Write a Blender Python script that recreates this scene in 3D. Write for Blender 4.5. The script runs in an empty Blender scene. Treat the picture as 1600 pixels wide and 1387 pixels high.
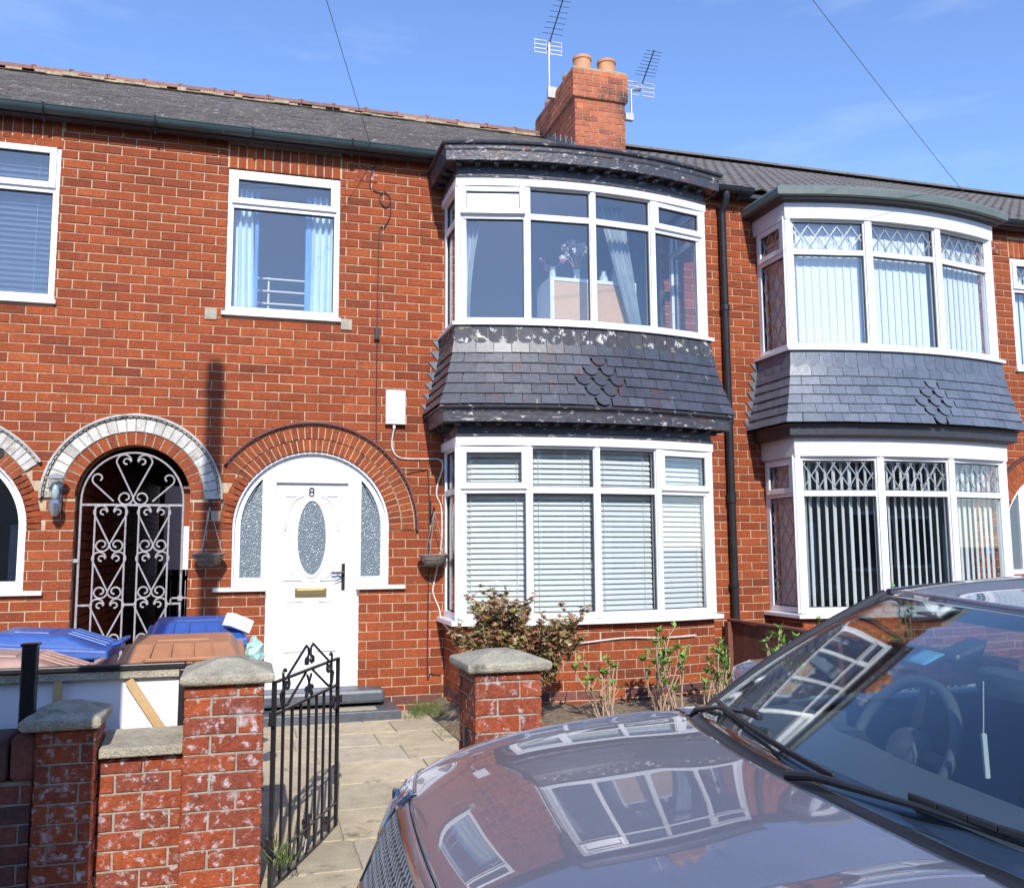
import bpy, bmesh, math, random
from mathutils import Vector, Matrix
random.seed(7)
R = math.radians
PI = math.pi
scene = bpy.context.scene
COL = scene.collection
# ------------------------------------------------------------------ camera, sky, sun, exposure
CAMX, CAMY, CAMZ = 1.747, -8.106, 1.387
cam_d = bpy.data.cameras.new('camera')
cam = bpy.data.objects.new('camera', cam_d); COL.objects.link(cam)
def cam_basis(yaw=.2879, pitch=.1147, roll=-.0066):
    def ray(x, y, z):
        c, s = math.cos(roll), math.sin(roll); x, y = c*x-s*y, s*x+c*y
        c, s = math.cos(pitch), math.sin(pitch); y, z = c*y+s*z, -s*y+c*z
        c, s = math.cos(yaw), math.sin(yaw); return Vector((c*x+s*z, -s*x+c*z, y))
    r, u, f = ray(1, 0, 0), ray(0, 1, 0), ray(0, 0, 1)
    return Matrix(((r.x, u.x, -f.x, CAMX), (r.y, u.y, -f.y, CAMY), (r.z, u.z, -f.z, CAMZ), (0, 0, 0, 1)))
cam.matrix_world = cam_basis()
cam_d.sensor_width = 36; cam_d.lens = 32.0; cam_d.clip_start = .05; cam_d.clip_end = 3000
scene.camera = cam
world = bpy.data.worlds.new('World'); scene.world = world; world.use_nodes = True
nt = world.node_tree; nt.nodes.clear()
def N(t, typ, **kw):
    n = t.nodes.new(typ)
    for k, v in kw.items(): setattr(n, k, v)
    return n
SUN_DIR = Vector((.11, 1, -.70)).normalized()
sky = N(nt, 'ShaderNodeTexSky', sky_type='NISHITA', sun_disc=False, sun_elevation=R(34.8), sun_rotation=R(186))
sky.air_density = 1.0; sky.dust_density = 0.2; sky.ozone_density = 2.0
bg = N(nt, 'ShaderNodeBackground'); bg.inputs[1].default_value = .15
wo = N(nt, 'ShaderNodeOutputWorld')
tc = N(nt, 'ShaderNodeTexCoord')
mp = N(nt, 'ShaderNodeMapping'); mp.inputs['Scale'].default_value = (1.2, 1.2, 5.0); mp.inputs['Rotation'].default_value = (.1, -.25, .3); mp.inputs['Location'].default_value = (.8, .3, 0)
cn = N(nt, 'ShaderNodeTexNoise'); cn.inputs['Scale'].default_value = 2.2; cn.inputs['Detail'].default_value = 8; cn.inputs['Roughness'].default_value = .62
cr = N(nt, 'ShaderNodeValToRGB'); cr.color_ramp.elements[0].position = .54; cr.color_ramp.elements[1].position = .95
cr.color_ramp.elements[1].color = (.5, .5, .5, 1)
mx = N(nt, 'ShaderNodeMixRGB'); mx.inputs[2].default_value = (4.4, 5.2, 6.6, 1)
nt.links.new(tc.outputs['Generated'], mp.inputs[0]); nt.links.new(mp.outputs[0], cn.inputs[0]); nt.links.new(cn.outputs[0], cr.inputs[0])
nt.links.new(cr.outputs[0], mx.inputs[0]); tn = N(nt, 'ShaderNodeVectorMath', operation='MULTIPLY'); tn.inputs[1].default_value = (1.08, 1.2, 1.5)
nt.links.new(sky.outputs[0], tn.inputs[0]); nt.links.new(tn.outputs[0], mx.inputs[1]); nt.links.new(mx.outputs[0], bg.inputs[0]); nt.links.new(bg.outputs[0], wo.inputs[0])
sun_d = bpy.data.lights.new('sun', 'SUN'); sun_d.energy = 4.2; sun_d.angle = R(.53); sun_d.color = (1, .955, .89)
sun = bpy.data.objects.new('sun', sun_d); COL.objects.link(sun)
sun.rotation_euler = SUN_DIR.to_track_quat('-Z', 'Y').to_euler(); sun.location = (0, -12, 14)
vs = scene.view_settings; vs.view_transform = 'Standard'; vs.look = 'None'; vs.gamma = 1; vs.use_curve_mapping = False; vs.exposure = .28
scene.cycles.max_bounces = 8; scene.cycles.transparent_max_bounces = 16; scene.cycles.diffuse_bounces = 4
scene.cycles.caustics_reflective = False; scene.cycles.caustics_refractive = False
ROAD_Z, PAVE_Z = -.20, -.11
def path_z(y): return -.095*min(max((-y-1.7)/1.5, 0), 1)

# ------------------------------------------------------------------ materials
MATS = {}
def mat(name, col=(.5, .5, .5), rough=.6, metal=0, noise=None, bump=None, coat=0, spec=.5, var=0, ramp=None, stains=None, sheen=0):
    """noise=(scale,amount) brightness mottling; bump=(scale,strength); var = random brightness per piece; ramp = colours picked per piece;
    stains = (colour, scale, threshold, softness)"""
    m = bpy.data.materials.new(name); m.use_nodes = True; MATS[name] = m
    t = m.node_tree; b = t.nodes['Principled BSDF']; L = t.links.new
    b.inputs['Roughness'].default_value = rough; b.inputs['Metallic'].default_value = metal
    b.inputs['Coat Weight'].default_value = coat; b.inputs['Coat Roughness'].default_value = .03
    b.inputs['Specular IOR Level'].default_value = spec
    geo = N(t, 'ShaderNodeNewGeometry')
    cur = None
    if ramp or var:
        oi = N(t, 'ShaderNodeObjectInfo'); at = N(t, 'ShaderNodeAttribute'); at.attribute_name = 'rv'
        ad = N(t, 'ShaderNodeMath', operation='ADD'); L(oi.outputs['Random'], ad.inputs[0]); L(at.outputs['Fac'], ad.inputs[1])
        fr = N(t, 'ShaderNodeMath', operation='FRACT'); L(ad.outputs[0], fr.inputs[0])
    if ramp:
        rp = N(t, 'ShaderNodeValToRGB'); e = rp.color_ramp.elements
        while len(e) < len(ramp): e.new(.5)
        for i, c in enumerate(ramp): e[i].position = i/(len(ramp)-1); e[i].color = (*c, 1)
        L(fr.outputs[0], rp.inputs[0]); cur = rp.outputs[0]
    else:
        rgb = N(t, 'ShaderNodeRGB'); rgb.outputs[0].default_value = (*col, 1); cur = rgb.outputs[0]
    if var:
        mr = N(t, 'ShaderNodeMapRange'); mr.inputs['To Min'].default_value = 1-var; mr.inputs['To Max'].default_value = 1+var
        L(fr.outputs[0], mr.inputs[0]); mm = N(t, 'ShaderNodeVectorMath', operation='SCALE'); L(cur, mm.inputs[0]); L(mr.outputs[0], mm.inputs['Scale']); cur = mm.outputs[0]
    if noise:
        for sc, am in (noise if isinstance(noise[0], tuple) else (noise,)):
            nz = N(t, 'ShaderNodeTexNoise'); nz.inputs['Scale'].default_value = sc; nz.inputs['Detail'].default_value = 5; nz.inputs['Roughness'].default_value = .6
            L(geo.outputs['Position'], nz.inputs[0]); mr = N(t, 'ShaderNodeMapRange'); mr.inputs['From Min'].default_value = .3; mr.inputs['From Max'].default_value = .7
            mr.inputs['To Min'].default_value = 1-am; mr.inputs['To Max'].default_value = 1+am; L(nz.outputs[0], mr.inputs[0])
            mm = N(t, 'ShaderNodeVectorMath', operation='SCALE'); L(cur, mm.inputs[0]); L(mr.outputs[0], mm.inputs['Scale']); cur = mm.outputs[0]
    for st in (stains or ()):
        c, sc, th, so = st[:4]; stretch = st[4] if len(st) > 4 else (1, 1, 1)
        mp = N(t, 'ShaderNodeMapping'); mp.inputs['Scale'].default_value = stretch; L(geo.outputs['Position'], mp.inputs[0])
        nz = N(t, 'ShaderNodeTexNoise'); nz.inputs['Scale'].default_value = sc; nz.inputs['Detail'].default_value = 7; nz.inputs['Roughness'].default_value = .65
        L(mp.outputs[0], nz.inputs[0]); mr = N(t, 'ShaderNodeMapRange'); mr.inputs['From Min'].default_value = th; mr.inputs['From Max'].default_value = th+so
        L(nz.outputs[0], mr.inputs[0]); mi = N(t, 'ShaderNodeMixRGB'); mi.inputs[2].default_value = (*c, 1); L(mr.outputs[0], mi.inputs[0]); L(cur, mi.inputs[1]); cur = mi.outputs[0]
    L(cur, b.inputs['Base Color'])
    if bump:
        nz = N(t, 'ShaderNodeTexNoise'); nz.inputs['Scale'].default_value = bump[0]; nz.inputs['Detail'].default_value = 6; L(geo.outputs['Position'], nz.inputs[0])
        bp = N(t, 'ShaderNodeBump'); bp.inputs['Strength'].default_value = bump[1]; bp.inputs['Distance'].default_value = .01
        L(nz.outputs[0], bp.inputs['Height']); L(bp.outputs[0], b.inputs['Normal'])
    return m
BR = [(.19, .044, .022), (.28, .058, .022), (.32, .070, .024), (.24, .052, .022), (.34, .078, .026), (.30, .064, .022), (.38, .092, .032)]
mat('brick', rough=.85, spec=.2, ramp=BR, noise=((55, .26), (9, .14), (.8, .15)), bump=(140, .4), stains=[((.17, .075, .035), 28, .50, .22), ((.12, .05, .035), 7, .62, .18), ((.50, .24, .14), 45, .60, .14)])
mat('dark_brick', rough=.85, ramp=[(.12, .045, .04), (.20, .07, .055), (.09, .04, .04), (.24, .08, .06)], noise=((40, .25), (5, .15)), bump=(120, .5))
mat('pier_brick', rough=.85, spec=.2, ramp=[(.26, .06, .03), (.34, .08, .03), (.22, .058, .035), (.31, .07, .03)], noise=((45, .3), (6, .15)), bump=(90, .8),
    stains=[((.10, .045, .035), 8, .60, .15), ((.58, .50, .50), 26, .545, .14), ((.58, .51, .52), 5.5, .60, .16)])
mat('old_brick', rough=.9, ramp=[(.17, .055, .04), (.25, .07, .045), (.10, .05, .045), (.29, .085, .055)], noise=((45, .3), (6, .2)), bump=(90, .8), stains=[((.05, .042, .045), 4, .58, .12)])
mat('chimney_brick', rough=.85, ramp=[(.36, .10, .05), (.48, .14, .06), (.30, .085, .05), (.55, .17, .07)], noise=((30, .2), (4, .2)), bump=(80, .6), stains=[((.07, .035, .03), 2.2, .56, .15), ((.5, .40, .32), 12, .66, .08)])
mat('white_brick', rough=.8, ramp=[(.52, .49, .44), (.62, .60, .55), (.45, .42, .38), (.66, .64, .60)], noise=((30, .15), (6, .15)), bump=(90, .5), stains=[((.30, .25, .20), 10, .54, .15), ((.25, .09, .06), 30, .66, .05)])
mat('mortar', (.54, .40, .26), .95, noise=((35, .2), (3, .14)), bump=(150, .5), stains=[((.30, .15, .09), 5, .56, .16), ((.38, .22, .14), 1.1, .52, .2)])
mat('grey_mortar', (.36, .33, .27), .95, noise=((35, .25), (3, .15)), bump=(120, .6))
mat('upvc', (.80, .80, .81), .28, noise=(3, .02), spec=.5)
mat('timber_white', (.74, .72, .70), .5, noise=((8, .06), (60, .04)), stains=[((.35, .30, .27), 30, .72, .04)])
mat('gasket', (.04, .04, .045), .6)
mat('lead_came', (.42, .43, .45), .4, metal=.6)
mat('peeling_paint', (.055, .055, .066), .45, noise=((20, .25), (3, .15)), bump=(30, .6), stains=[((.46, .42, .39), 11, .60, .02, (1, 1, 3)), ((.13, .06, .045), 8, .60, .03, (1, 1, 2)), ((.05, .05, .06), 40, .58, .03)])
mat('dark_timber', (.04, .04, .048), .45, noise=(20, .25), stains=[((.18, .15, .15), 16, .66, .05, (1, 1, 3))])
mat('bay_tile', rough=.40, ramp=[(.045, .048, .06), (.066, .071, .09), (.052, .055, .07), (.085, .09, .112)], noise=((30, .2), (4, .15)), bump=(25, .15),
    stains=[((.11, .035, .033), 7, .58, .12, (1, 1, .7)), ((.30, .30, .33), 6, .64, .08, (3, 3, .5))])
mat('bay_tile_blue', rough=.36, ramp=[(.105, .125, .16), (.13, .15, .19), (.112, .132, .17), (.15, .17, .21)], noise=((30, .15), (4, .15)), bump=(25, .15), stains=[((.28, .30, .34), 7, .68, .06, (3, 3, .6))])
mat('flaked_tile', rough=.6, spec=.3, ramp=[(.06, .06, .072), (.05, .052, .06), (.08, .08, .09)], noise=(20, .2), stains=[((.62, .61, .58), 13, .575, .02), ((.20, .19, .13), 9, .60, .04), ((.05, .05, .06), 26, .56, .03)])
mat('lead', (.15, .16, .18), .5, metal=.2, noise=((9, .25), (40, .1)), bump=(12, .3))
mat('roof_tile', rough=.85, ramp=[(.12, .108, .106), (.19, .168, .162), (.155, .138, .138), (.235, .208, .20), (.14, .125, .125)], noise=((30, .2), (2, .15)), bump=(70, .5),
    stains=[((.46, .43, .40), 15, .60, .05, (1, 2.2, 2.2)), ((.17, .09, .07), 4, .62, .08)])
mat('pantile', rough=.8, ramp=[(.13, .115, .105), (.16, .142, .13), (.14, .124, .114)], noise=((40, .15), (2, .12)), bump=(70, .4), stains=[((.26, .25, .2), 22, .70, .04)])
mat('ridge_clay', rough=.8, ramp=[(.28, .12, .08), (.20, .09, .07), (.34, .15, .10)], noise=(20, .25), stains=[((.12, .09, .08), 9, .56, .1)])
mat('yellow_mortar', (.36, .29, .19), .95, noise=(20, .35), bump=(50, .8))
mat('pot_clay', (.52, .25, .12), .7, noise=((14, .1), (4, .2)))
mat('gutter_plastic', (.045, .07, .075), .3, noise=(5, .15))
mat('black_plastic', (.022, .024, .028), .35, noise=(9, .2))
mat('grp', (.13, .16, .145), .55, noise=((60, .15), (4, .12)), bump=(120, .3))
mat('cap_stone', (.40, .36, .27), .95, noise=((140, .35), (12, .2), (3, .1)), bump=(110, 1.0), stains=[((.13, .125, .095), 7, .58, .12)])
mat('paving', rough=.9, ramp=[(.47, .39, .25), (.52, .43, .28), (.44, .37, .25), (.50, .42, .30)], noise=((120, .16), (9, .14), (2, .1)), bump=(130, .5), stains=[((.22, .19, .14), 6, .60, .1)])
mat('grey_paving', rough=.9, ramp=[(.26, .25, .23), (.32, .30, .28), (.28, .27, .26)], noise=((60, .2), (5, .15)), bump=(100, .5))
mat('asphalt', (.055, .054, .055), .9, noise=((90, .4), (2, .2)), bump=(150, .8))
mat('soil', (.20, .15, .095), 1, noise=((30, .35), (5, .3)), bump=(40, 1.0), stains=[((.33, .29, .21), 30, .55, .1)])
mat('grey_paint', (.095, .105, .12), .4, noise=(15, .2), stains=[((.16, .17, .18), 12, .6, .05)])
mat('black_metal', (.016, .014, .016), .35, noise=(40, .3), stains=[((.10, .035, .02), 30, .68, .04)])
mat('rail_metal', (.36, .33, .33), .45, noise=(30, .2), stains=[((.16, .09, .07), 25, .6, .05)])
mat('alu', (.40, .39, .40), .45, metal=.4, noise=(20, .15))
mat('brass', (.55, .42, .20), .3, metal=.9)
mat('blind', (.78, .80, .78), .5)
mat('blue_blind', (.22, .28, .40), .5)
mat('vblind', (.80, .84, .84), .7, noise=(3, .03))
mat('curtain', (.66, .80, .83), .8, noise=(12, .05))
mat('blue_cloth', (.14, .33, .62), .8)
mat('grey_curtain', (.42, .47, .50), .8, noise=(12, .1))
mat('cork', (.62, .38, .20), .8, noise=((60, .1), (3, .05)))
mat('room', (.50, .50, .54), .9)
mat('cream_plastic', (.78, .79, .80), .4, noise=(5, .03))
mat('cable_dark', (.03, .022, .025), .6)
mat('cable_white', (.68, .64, .58), .6, noise=(15, .2))
mat('wicker', rough=.9, ramp=[(.16, .13, .11), (.26, .22, .18), (.11, .09, .075)], noise=(40, .2))
mat('bin_blue', (.035, .10, .34), .38, noise=((14, .12), (60, .08)), bump=(60, .1))
mat('bin_brown', (.42, .19, .095), .5, noise=((14, .1), (60, .06)), bump=(60, .1))
mat('bin_pink', (.40, .24, .19), .5, noise=((14, .12), (60, .08)), bump=(60, .1))
mat('bin_grey', (.16, .17, .165), .5, noise=(20, .15))
mat('board_white', (.78, .78, .80), .6, noise=(4, .03))
mat('wood_batten', (.52, .34, .16), .7, noise=((5, .1), (60, .1)))
mat('fence_wood', rough=.8, ramp=[(.17, .065, .045), (.21, .08, .055), (.14, .055, .04)], noise=((30, .25), (4, .2)), bump=(60, .5))
mat('twig', (.42, .30, .20), .9, noise=(30, .25))
mat('hyd_leaf', rough=.5, ramp=[(.10, .24, .03), (.16, .32, .05), (.22, .36, .07), (.08, .19, .03)], var=.15)
mat('acer_leaf', rough=.5, ramp=[(.20, .28, .08), (.42, .14, .09), (.30, .32, .10), (.50, .22, .14), (.16, .30, .08), (.44, .11, .12), (.26, .34, .10)], var=.2)
mat('grass', rough=.7, ramp=[(.08, .17, .03), (.15, .24, .05), (.26, .24, .10)], var=.2)
mat('flower_white', (.75, .72, .74), .7)
mat('flower_pink', (.55, .25, .38), .7)
mat('jar', (.55, .66, .66), .2)
mat('chest', (.38, .55, .55), .5)
mat('dark_wood', (.05, .032, .025), .8, noise=(20, .3))
mat('roughcast', (.62, .58, .54), .9, noise=(8, .1))
mat('silver', (.55, .55, .57), .25, metal=.9)
mat('car_trim', (.018, .019, .022), .4, noise=(30, .1))
mat('tyre', (.02, .02, .02), .85)
mat('seat_cloth', (.075, .08, .095), .9)
mat('dash', (.10, .105, .115), .65, noise=(150, .1))
mat('chrome', (.48, .48, .50), .12, metal=1)
mat('sticker', (.20, .45, .62), .5)
mat('cabinet_green', (.03, .075, .05), .45, noise=((6, .15), (60, .08)), stains=[((.10, .12, .10), 8, .64, .08)])
mat('bag_green', (.42, .66, .58), .35, noise=(30, .1))
mat('pole_wood', (.14, .10, .07), .9, noise=((3, .2), (40, .2)), bump=(30, .4))
def glass_mat(name, tint=(.80, .88, .88), base=.09, rough=0.0, gain=1.0):
    m = bpy.data.materials.new(name); m.use_nodes = True; MATS[name] = m
    t = m.node_tree; t.nodes.clear(); L = t.links.new
    geo = N(t, 'ShaderNodeNewGeometry'); dt = N(t, 'ShaderNodeVectorMath', operation='DOT_PRODUCT'); L(geo.outputs['Normal'], dt.inputs[0]); L(geo.outputs['Incoming'], dt.inputs[1])
    ab = N(t, 'ShaderNodeMath', operation='ABSOLUTE'); L(dt.outputs['Value'], ab.inputs[0])
    on = N(t, 'ShaderNodeMath', operation='SUBTRACT'); on.inputs[0].default_value = 1; L(ab.outputs[0], on.inputs[1])
    pw = N(t, 'ShaderNodeMath', operation='POWER'); L(on.outputs[0], pw.inputs[0]); pw.inputs[1].default_value = 5
    mr = N(t, 'ShaderNodeMapRange'); mr.inputs['To Min'].default_value = base; mr.inputs['To Max'].default_value = 1; L(pw.outputs[0], mr.inputs[0])
    tr = N(t, 'ShaderNodeBsdfTransparent'); tr.inputs[0].default_value = (*tint, 1)
    gl = N(t, 'ShaderNodeBsdfGlossy'); gl.inputs['Roughness'].default_value = rough; gl.inputs[0].default_value = (gain, gain, gain, 1)
    nz = N(t, 'ShaderNodeTexNoise'); nz.inputs['Scale'].default_value = .9; L(geo.outputs['Position'], nz.inputs[0])
    bp = N(t, 'ShaderNodeBump'); bp.inputs['Strength'].default_value = .02; bp.inputs['Distance'].default_value = .05; L(nz.outputs[0], bp.inputs['Height']); L(bp.outputs[0], gl.inputs['Normal'])
    mi = N(t, 'ShaderNodeMixShader'); L(mr.outputs[0], mi.inputs[0]); L(tr.outputs[0], mi.inputs[1]); L(gl.outputs[0], mi.inputs[2])
    o = N(t, 'ShaderNodeOutputMaterial'); L(mi.outputs[0], o.inputs[0]); return m
glass_mat('glass', (.955, .97, .97), .09)
glass_mat('car_glass', (.84, .90, .90), .12)
def pattern_glass():
    m = mat('pattern_glass', (.13, .165, .19), .28, spec=.8)
    t = m.node_tree; b = t.nodes['Principled BSDF']; geo = N(t, 'ShaderNodeNewGeometry')
    v = N(t, 'ShaderNodeTexVoronoi'); v.inputs['Scale'].default_value = 105; v.feature = 'SMOOTH_F1'; t.links.new(geo.outputs['Position'], v.inputs[0])
    bp = N(t, 'ShaderNodeBump'); bp.inputs['Strength'].default_value = .55; bp.inputs['Distance'].default_value = .010
    t.links.new(v.outputs['Distance'], bp.inputs['Height']); t.links.new(bp.outputs[0], b.inputs['Normal'])
pattern_glass()
def car_paint():
    m = mat('car_paint', (.235, .23, .262), .36, metal=.5, coat=1.0)
    t = m.node_tree; b = t.nodes['Principled BSDF']; b.inputs['Coat Roughness'].default_value = .012; b.inputs['Coat IOR'].default_value = 1.7
    geo = N(t, 'ShaderNodeNewGeometry'); v = N(t, 'ShaderNodeTexVoronoi'); v.inputs['Scale'].default_value = 700; t.links.new(geo.outputs['Position'], v.inputs[0])
    mi = N(t, 'ShaderNodeMixRGB'); mi.blend_type = 'MULTIPLY'; mi.inputs[0].default_value = .25; mi.inputs[1].default_value = (.255, .25, .29, 1)
    t.links.new(v.outputs['Color'], mi.inputs[2]); t.links.new(mi.outputs[0], b.inputs['Base Color'])
car_paint()

# ------------------------------------------------------------------ helpers
WORG = {}
def worg(p): return WORG.get(p.name, Vector((0, 0, 0))) if p else Vector((0, 0, 0))
def link(o, parent=None, loc=(0, 0, 0), rot=None):
    COL.objects.link(o); loc = Vector(loc)
    if rot is not None: o.rotation_euler = rot
    if parent: o.parent = parent; o.location = loc - worg(parent)
    else: o.location = loc
    WORG[o.name] = loc
    return o
def tag(o, label=None, cat=None, group=None, kind=None):
    if label: o['label'] = label
    if cat: o['category'] = cat
    if group: o['group'] = group
    if kind: o['kind'] = kind
    return o
def thing(name, loc, label, cat, group=None):
    o = bpy.data.objects.new(name, None); o.empty_display_size = .1; link(o, None, loc); return tag(o, label, cat, group)
class MB:
    def __init__(s, M=None): s.v = []; s.f = []; s.rv = []; s.M = M; s.cur = 0.0; s.mi = []; s.m = 0
    def add(s, vs_, fs_):
        n = len(s.v)
        for p in vs_:
            p = Vector(p); s.v.append(tuple(s.M @ p) if s.M else tuple(p))
        for f in fs_: s.f.append(tuple(n+i for i in f)); s.rv.append(s.cur); s.mi.append(s.m)
        return s
    def box(s, x0, x1, y0, y1, z0, z1):
        return s.add([(x0, y0, z0), (x1, y0, z0), (x1, y1, z0), (x0, y1, z0), (x0, y0, z1), (x1, y0, z1), (x1, y1, z1), (x0, y1, z1)],
                     [(0, 3, 2, 1), (4, 5, 6, 7), (0, 1, 5, 4), (1, 2, 6, 5), (2, 3, 7, 6), (3, 0, 4, 7)])
    def hexa(s, p): # 8 points bottom 4, top 4
        return s.add(p, [(0, 3, 2, 1), (4, 5, 6, 7), (0, 1, 5, 4), (1, 2, 6, 5), (2, 3, 7, 6), (3, 0, 4, 7)])
    def bar(s, a, b, w, h, up=(0, 0, 1)):
        a, b = Vector(a), Vector(b); d = (b-a).normalized(); up = Vector(up)
        if abs(d.dot(up)) > .99: up = Vector((0, 1, 0))
        x = d.cross(up).normalized()*w/2; y = x.cross(d).normalized()*h/2
        return s.hexa([a-x-y, a+x-y, b+x-y, b-x-y, a-x+y, a+x+y, b+x+y, b-x+y])
    def tube(s, pts, r, n=8, close=False, cap=True):
        pts = [Vector(p) for p in pts]; m = len(pts); base = len(s.v); vs_ = []; up = Vector((.13, .21, 1)).normalized()
        for i, p in enumerate(pts):
            if close: d = pts[(i+1) % m]-pts[i-1]
            else: d = pts[min(i+1, m-1)]-pts[max(i-1, 0)]
            d.normalize(); x = d.cross(up)
            if x.length < .05: x = d.cross(Vector((1, 0, 0)))
            x.normalize(); y = x.cross(d); up = y
            rr = r[i] if isinstance(r, (list, tuple)) else r
            for k in range(n):
                a = 2*PI*k/n; vs_.append(p+(x*math.cos(a)+y*math.sin(a))*rr)
        fs_ = []
        for i in range(m if close else m-1):
            j = (i+1) % m
            for k in range(n):
                k2 = (k+1) % n; fs_.append((i*n+k, i*n+k2, j*n+k2, j*n+k))
        if cap and not close: fs_ += [tuple(range(n))[::-1], tuple((m-1)*n+k for k in range(n))]
        return s.add(vs_, fs_)
    def prism(s, poly, y0, y1):  # poly in XZ, extruded along y
        n = len(poly)
        return s.add([(x, y0, z) for x, z in poly]+[(x, y1, z) for x, z in poly],
                     [tuple(range(n)), tuple(range(2*n-1, n-1, -1))]+[(i, n+i, n+(i+1) % n, (i+1) % n) for i in range(n)])
    def lathe(s, prof, c, n=20, axis='z'):
        vs_ = []; m = len(prof); c = Vector(c)
        for r, z in prof:
            for k in range(n):
                a = 2*PI*k/n
                p = (r*math.cos(a), r*math.sin(a), z) if axis == 'z' else ((r*math.cos(a), z, r*math.sin(a)) if axis == 'y' else (z, r*math.cos(a), r*math.sin(a)))
                vs_.append(c+Vector(p))
        fs_ = [(i*n+k, i*n+(k+1) % n, (i+1)*n+(k+1) % n, (i+1)*n+k) for i in range(m-1) for k in range(n)]
        return s.add(vs_, fs_+[tuple(range(n)), tuple((m-1)*n+k for k in range(n))])
    def mesh(s, name, mats, smooth=False, fix=True):
        me = bpy.data.meshes.new(name); me.from_pydata(s.v, [], s.f)
        for m in (mats if isinstance(mats, (list, tuple)) else [mats]): me.materials.append(MATS[m])
        if any(s.mi): me.polygons.foreach_set('material_index', s.mi)
        if fix and s.f:
            bm = bmesh.new(); bm.from_mesh(me); bmesh.ops.recalc_face_normals(bm, faces=bm.faces); bm.to_mesh(me); bm.free()
        if any(s.rv):
            a = me.attributes.new('rv', 'FLOAT', 'FACE'); a.data.foreach_set('value', s.rv)
        if smooth:
            me.polygons.foreach_set('use_smooth', [True]*len(me.polygons))
            try: me.set_sharp_from_angle(angle=R(40))
            except Exception: pass
        me.update(); return me
    def build(s, name, mats, parent=None, smooth=False, bevel=0, label=None, kind=None, cat=None, fix=True):
        o = bpy.data.objects.new(name, s.mesh(name, mats, smooth, fix)); link(o, parent, (0, 0, 0))
        if bevel:
            b = o.modifiers.new('bevel', 'BEVEL'); b.width = bevel; b.segments = 2; b.limit_method = 'ANGLE'; b.angle_limit = R(35)
        return tag(o, label, cat, None, kind)
def dist(p): return math.sqrt((p[0]-CAMX)**2+(p[1]-CAMY)**2+(p[2]-CAMZ)**2)
def copy_tree(o, off, parent=None):
    c = o.copy(); COL.objects.link(c); c.parent = parent
    if parent is None: c.location = o.location + Vector(off); WORG[c.name] = c.location.copy()
    for ch in o.children: copy_tree(ch, off, c)
    return c
# ---- bricks
_bc = {}
def brick_geo(w, h, d, v):
    rnd = random.Random(v*7+int(w*1000)); j = lambda a=.0016: rnd.uniform(-a, a)
    x, z = w/2, h/2; c = .005
    vs_ = [(-x, d, -z), (x, d, -z), (x, d, z), (-x, d, z)]
    o = [(-x+j(), .004, -z+j()), (x+j(), .004, -z+j()), (x+j(), .004, z+j()), (-x+j(), .004, z+j())]
    f = j(.0018)
    i = [(a+(c+abs(j()) if a < 0 else -c-abs(j())), f+j(.0008), b+(c if b < 0 else -c)) for a, _, b in o]
    fs_ = [(8, 9, 10, 11)]+[(k, (k+1) % 4, 4+(k+1) % 4, 4+k) for k in range(4)]+[(4+k, 4+(k+1) % 4, 8+(k+1) % 4, 8+k) for k in range(4)]
    return vs_+o+i, fs_
def brick_mesh(w, h, d, v, m):
    k = (round(w, 3), round(h, 3), round(d, 3), v, m)
    if k not in _bc:
        b = MB(); b.add(*brick_geo(*k[:4])); _bc[k] = b.mesh('brick', m)
    return _bc[k]
def lay_bricks(parent, lst, m='brick', lim=300, name='brick'):
    """lst of (centre on face, rotation z, width, height, depth, roll); nearest lim become parts, the rest one stuff part"""
    lst = sorted(lst, key=lambda q: dist(q[0]))
    for q in lst[:lim]:
        o = bpy.data.objects.new(name, brick_mesh(q[2], q[3], q[4], random.randrange(5), q[6] if len(q) > 6 else m))
        link(o, parent, q[0]); o.rotation_mode = 'ZYX' if False else 'XYZ'
        o.rotation_euler = (Matrix.Rotation(q[1], 3, 'Z') @ Matrix.Rotation(q[5], 3, 'Y')).to_euler()
    rest = {}
    for q in lst[lim:]: rest.setdefault(q[6] if len(q) > 6 else m, []).append(q)
    for mm, ql in rest.items():
        b = MB()
        for q in ql:
            T = Matrix.Translation(Vector(q[0])) @ Matrix.Rotation(q[1], 4, 'Z') @ Matrix.Rotation(q[5], 4, 'Y')
            b.cur = random.random(); vs_, fs_ = brick_geo(q[2], q[3], q[4], random.randrange(40)); b.add([T @ Vector(p) for p in vs_], fs_)
        b.build('brickwork', mm, parent, kind='stuff')
def sub_iv(a, b, blocks):
    iv = [(a, b)]
    for c, d in blocks:
        nx = []
        for p, q in iv:
            if d <= p or c >= q: nx.append((p, q)); continue
            if c > p: nx.append((p, c))
            if d < q: nx.append((d, q))
        iv = nx
    return iv
CH = .08; BL = .225; JT = .0085
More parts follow.
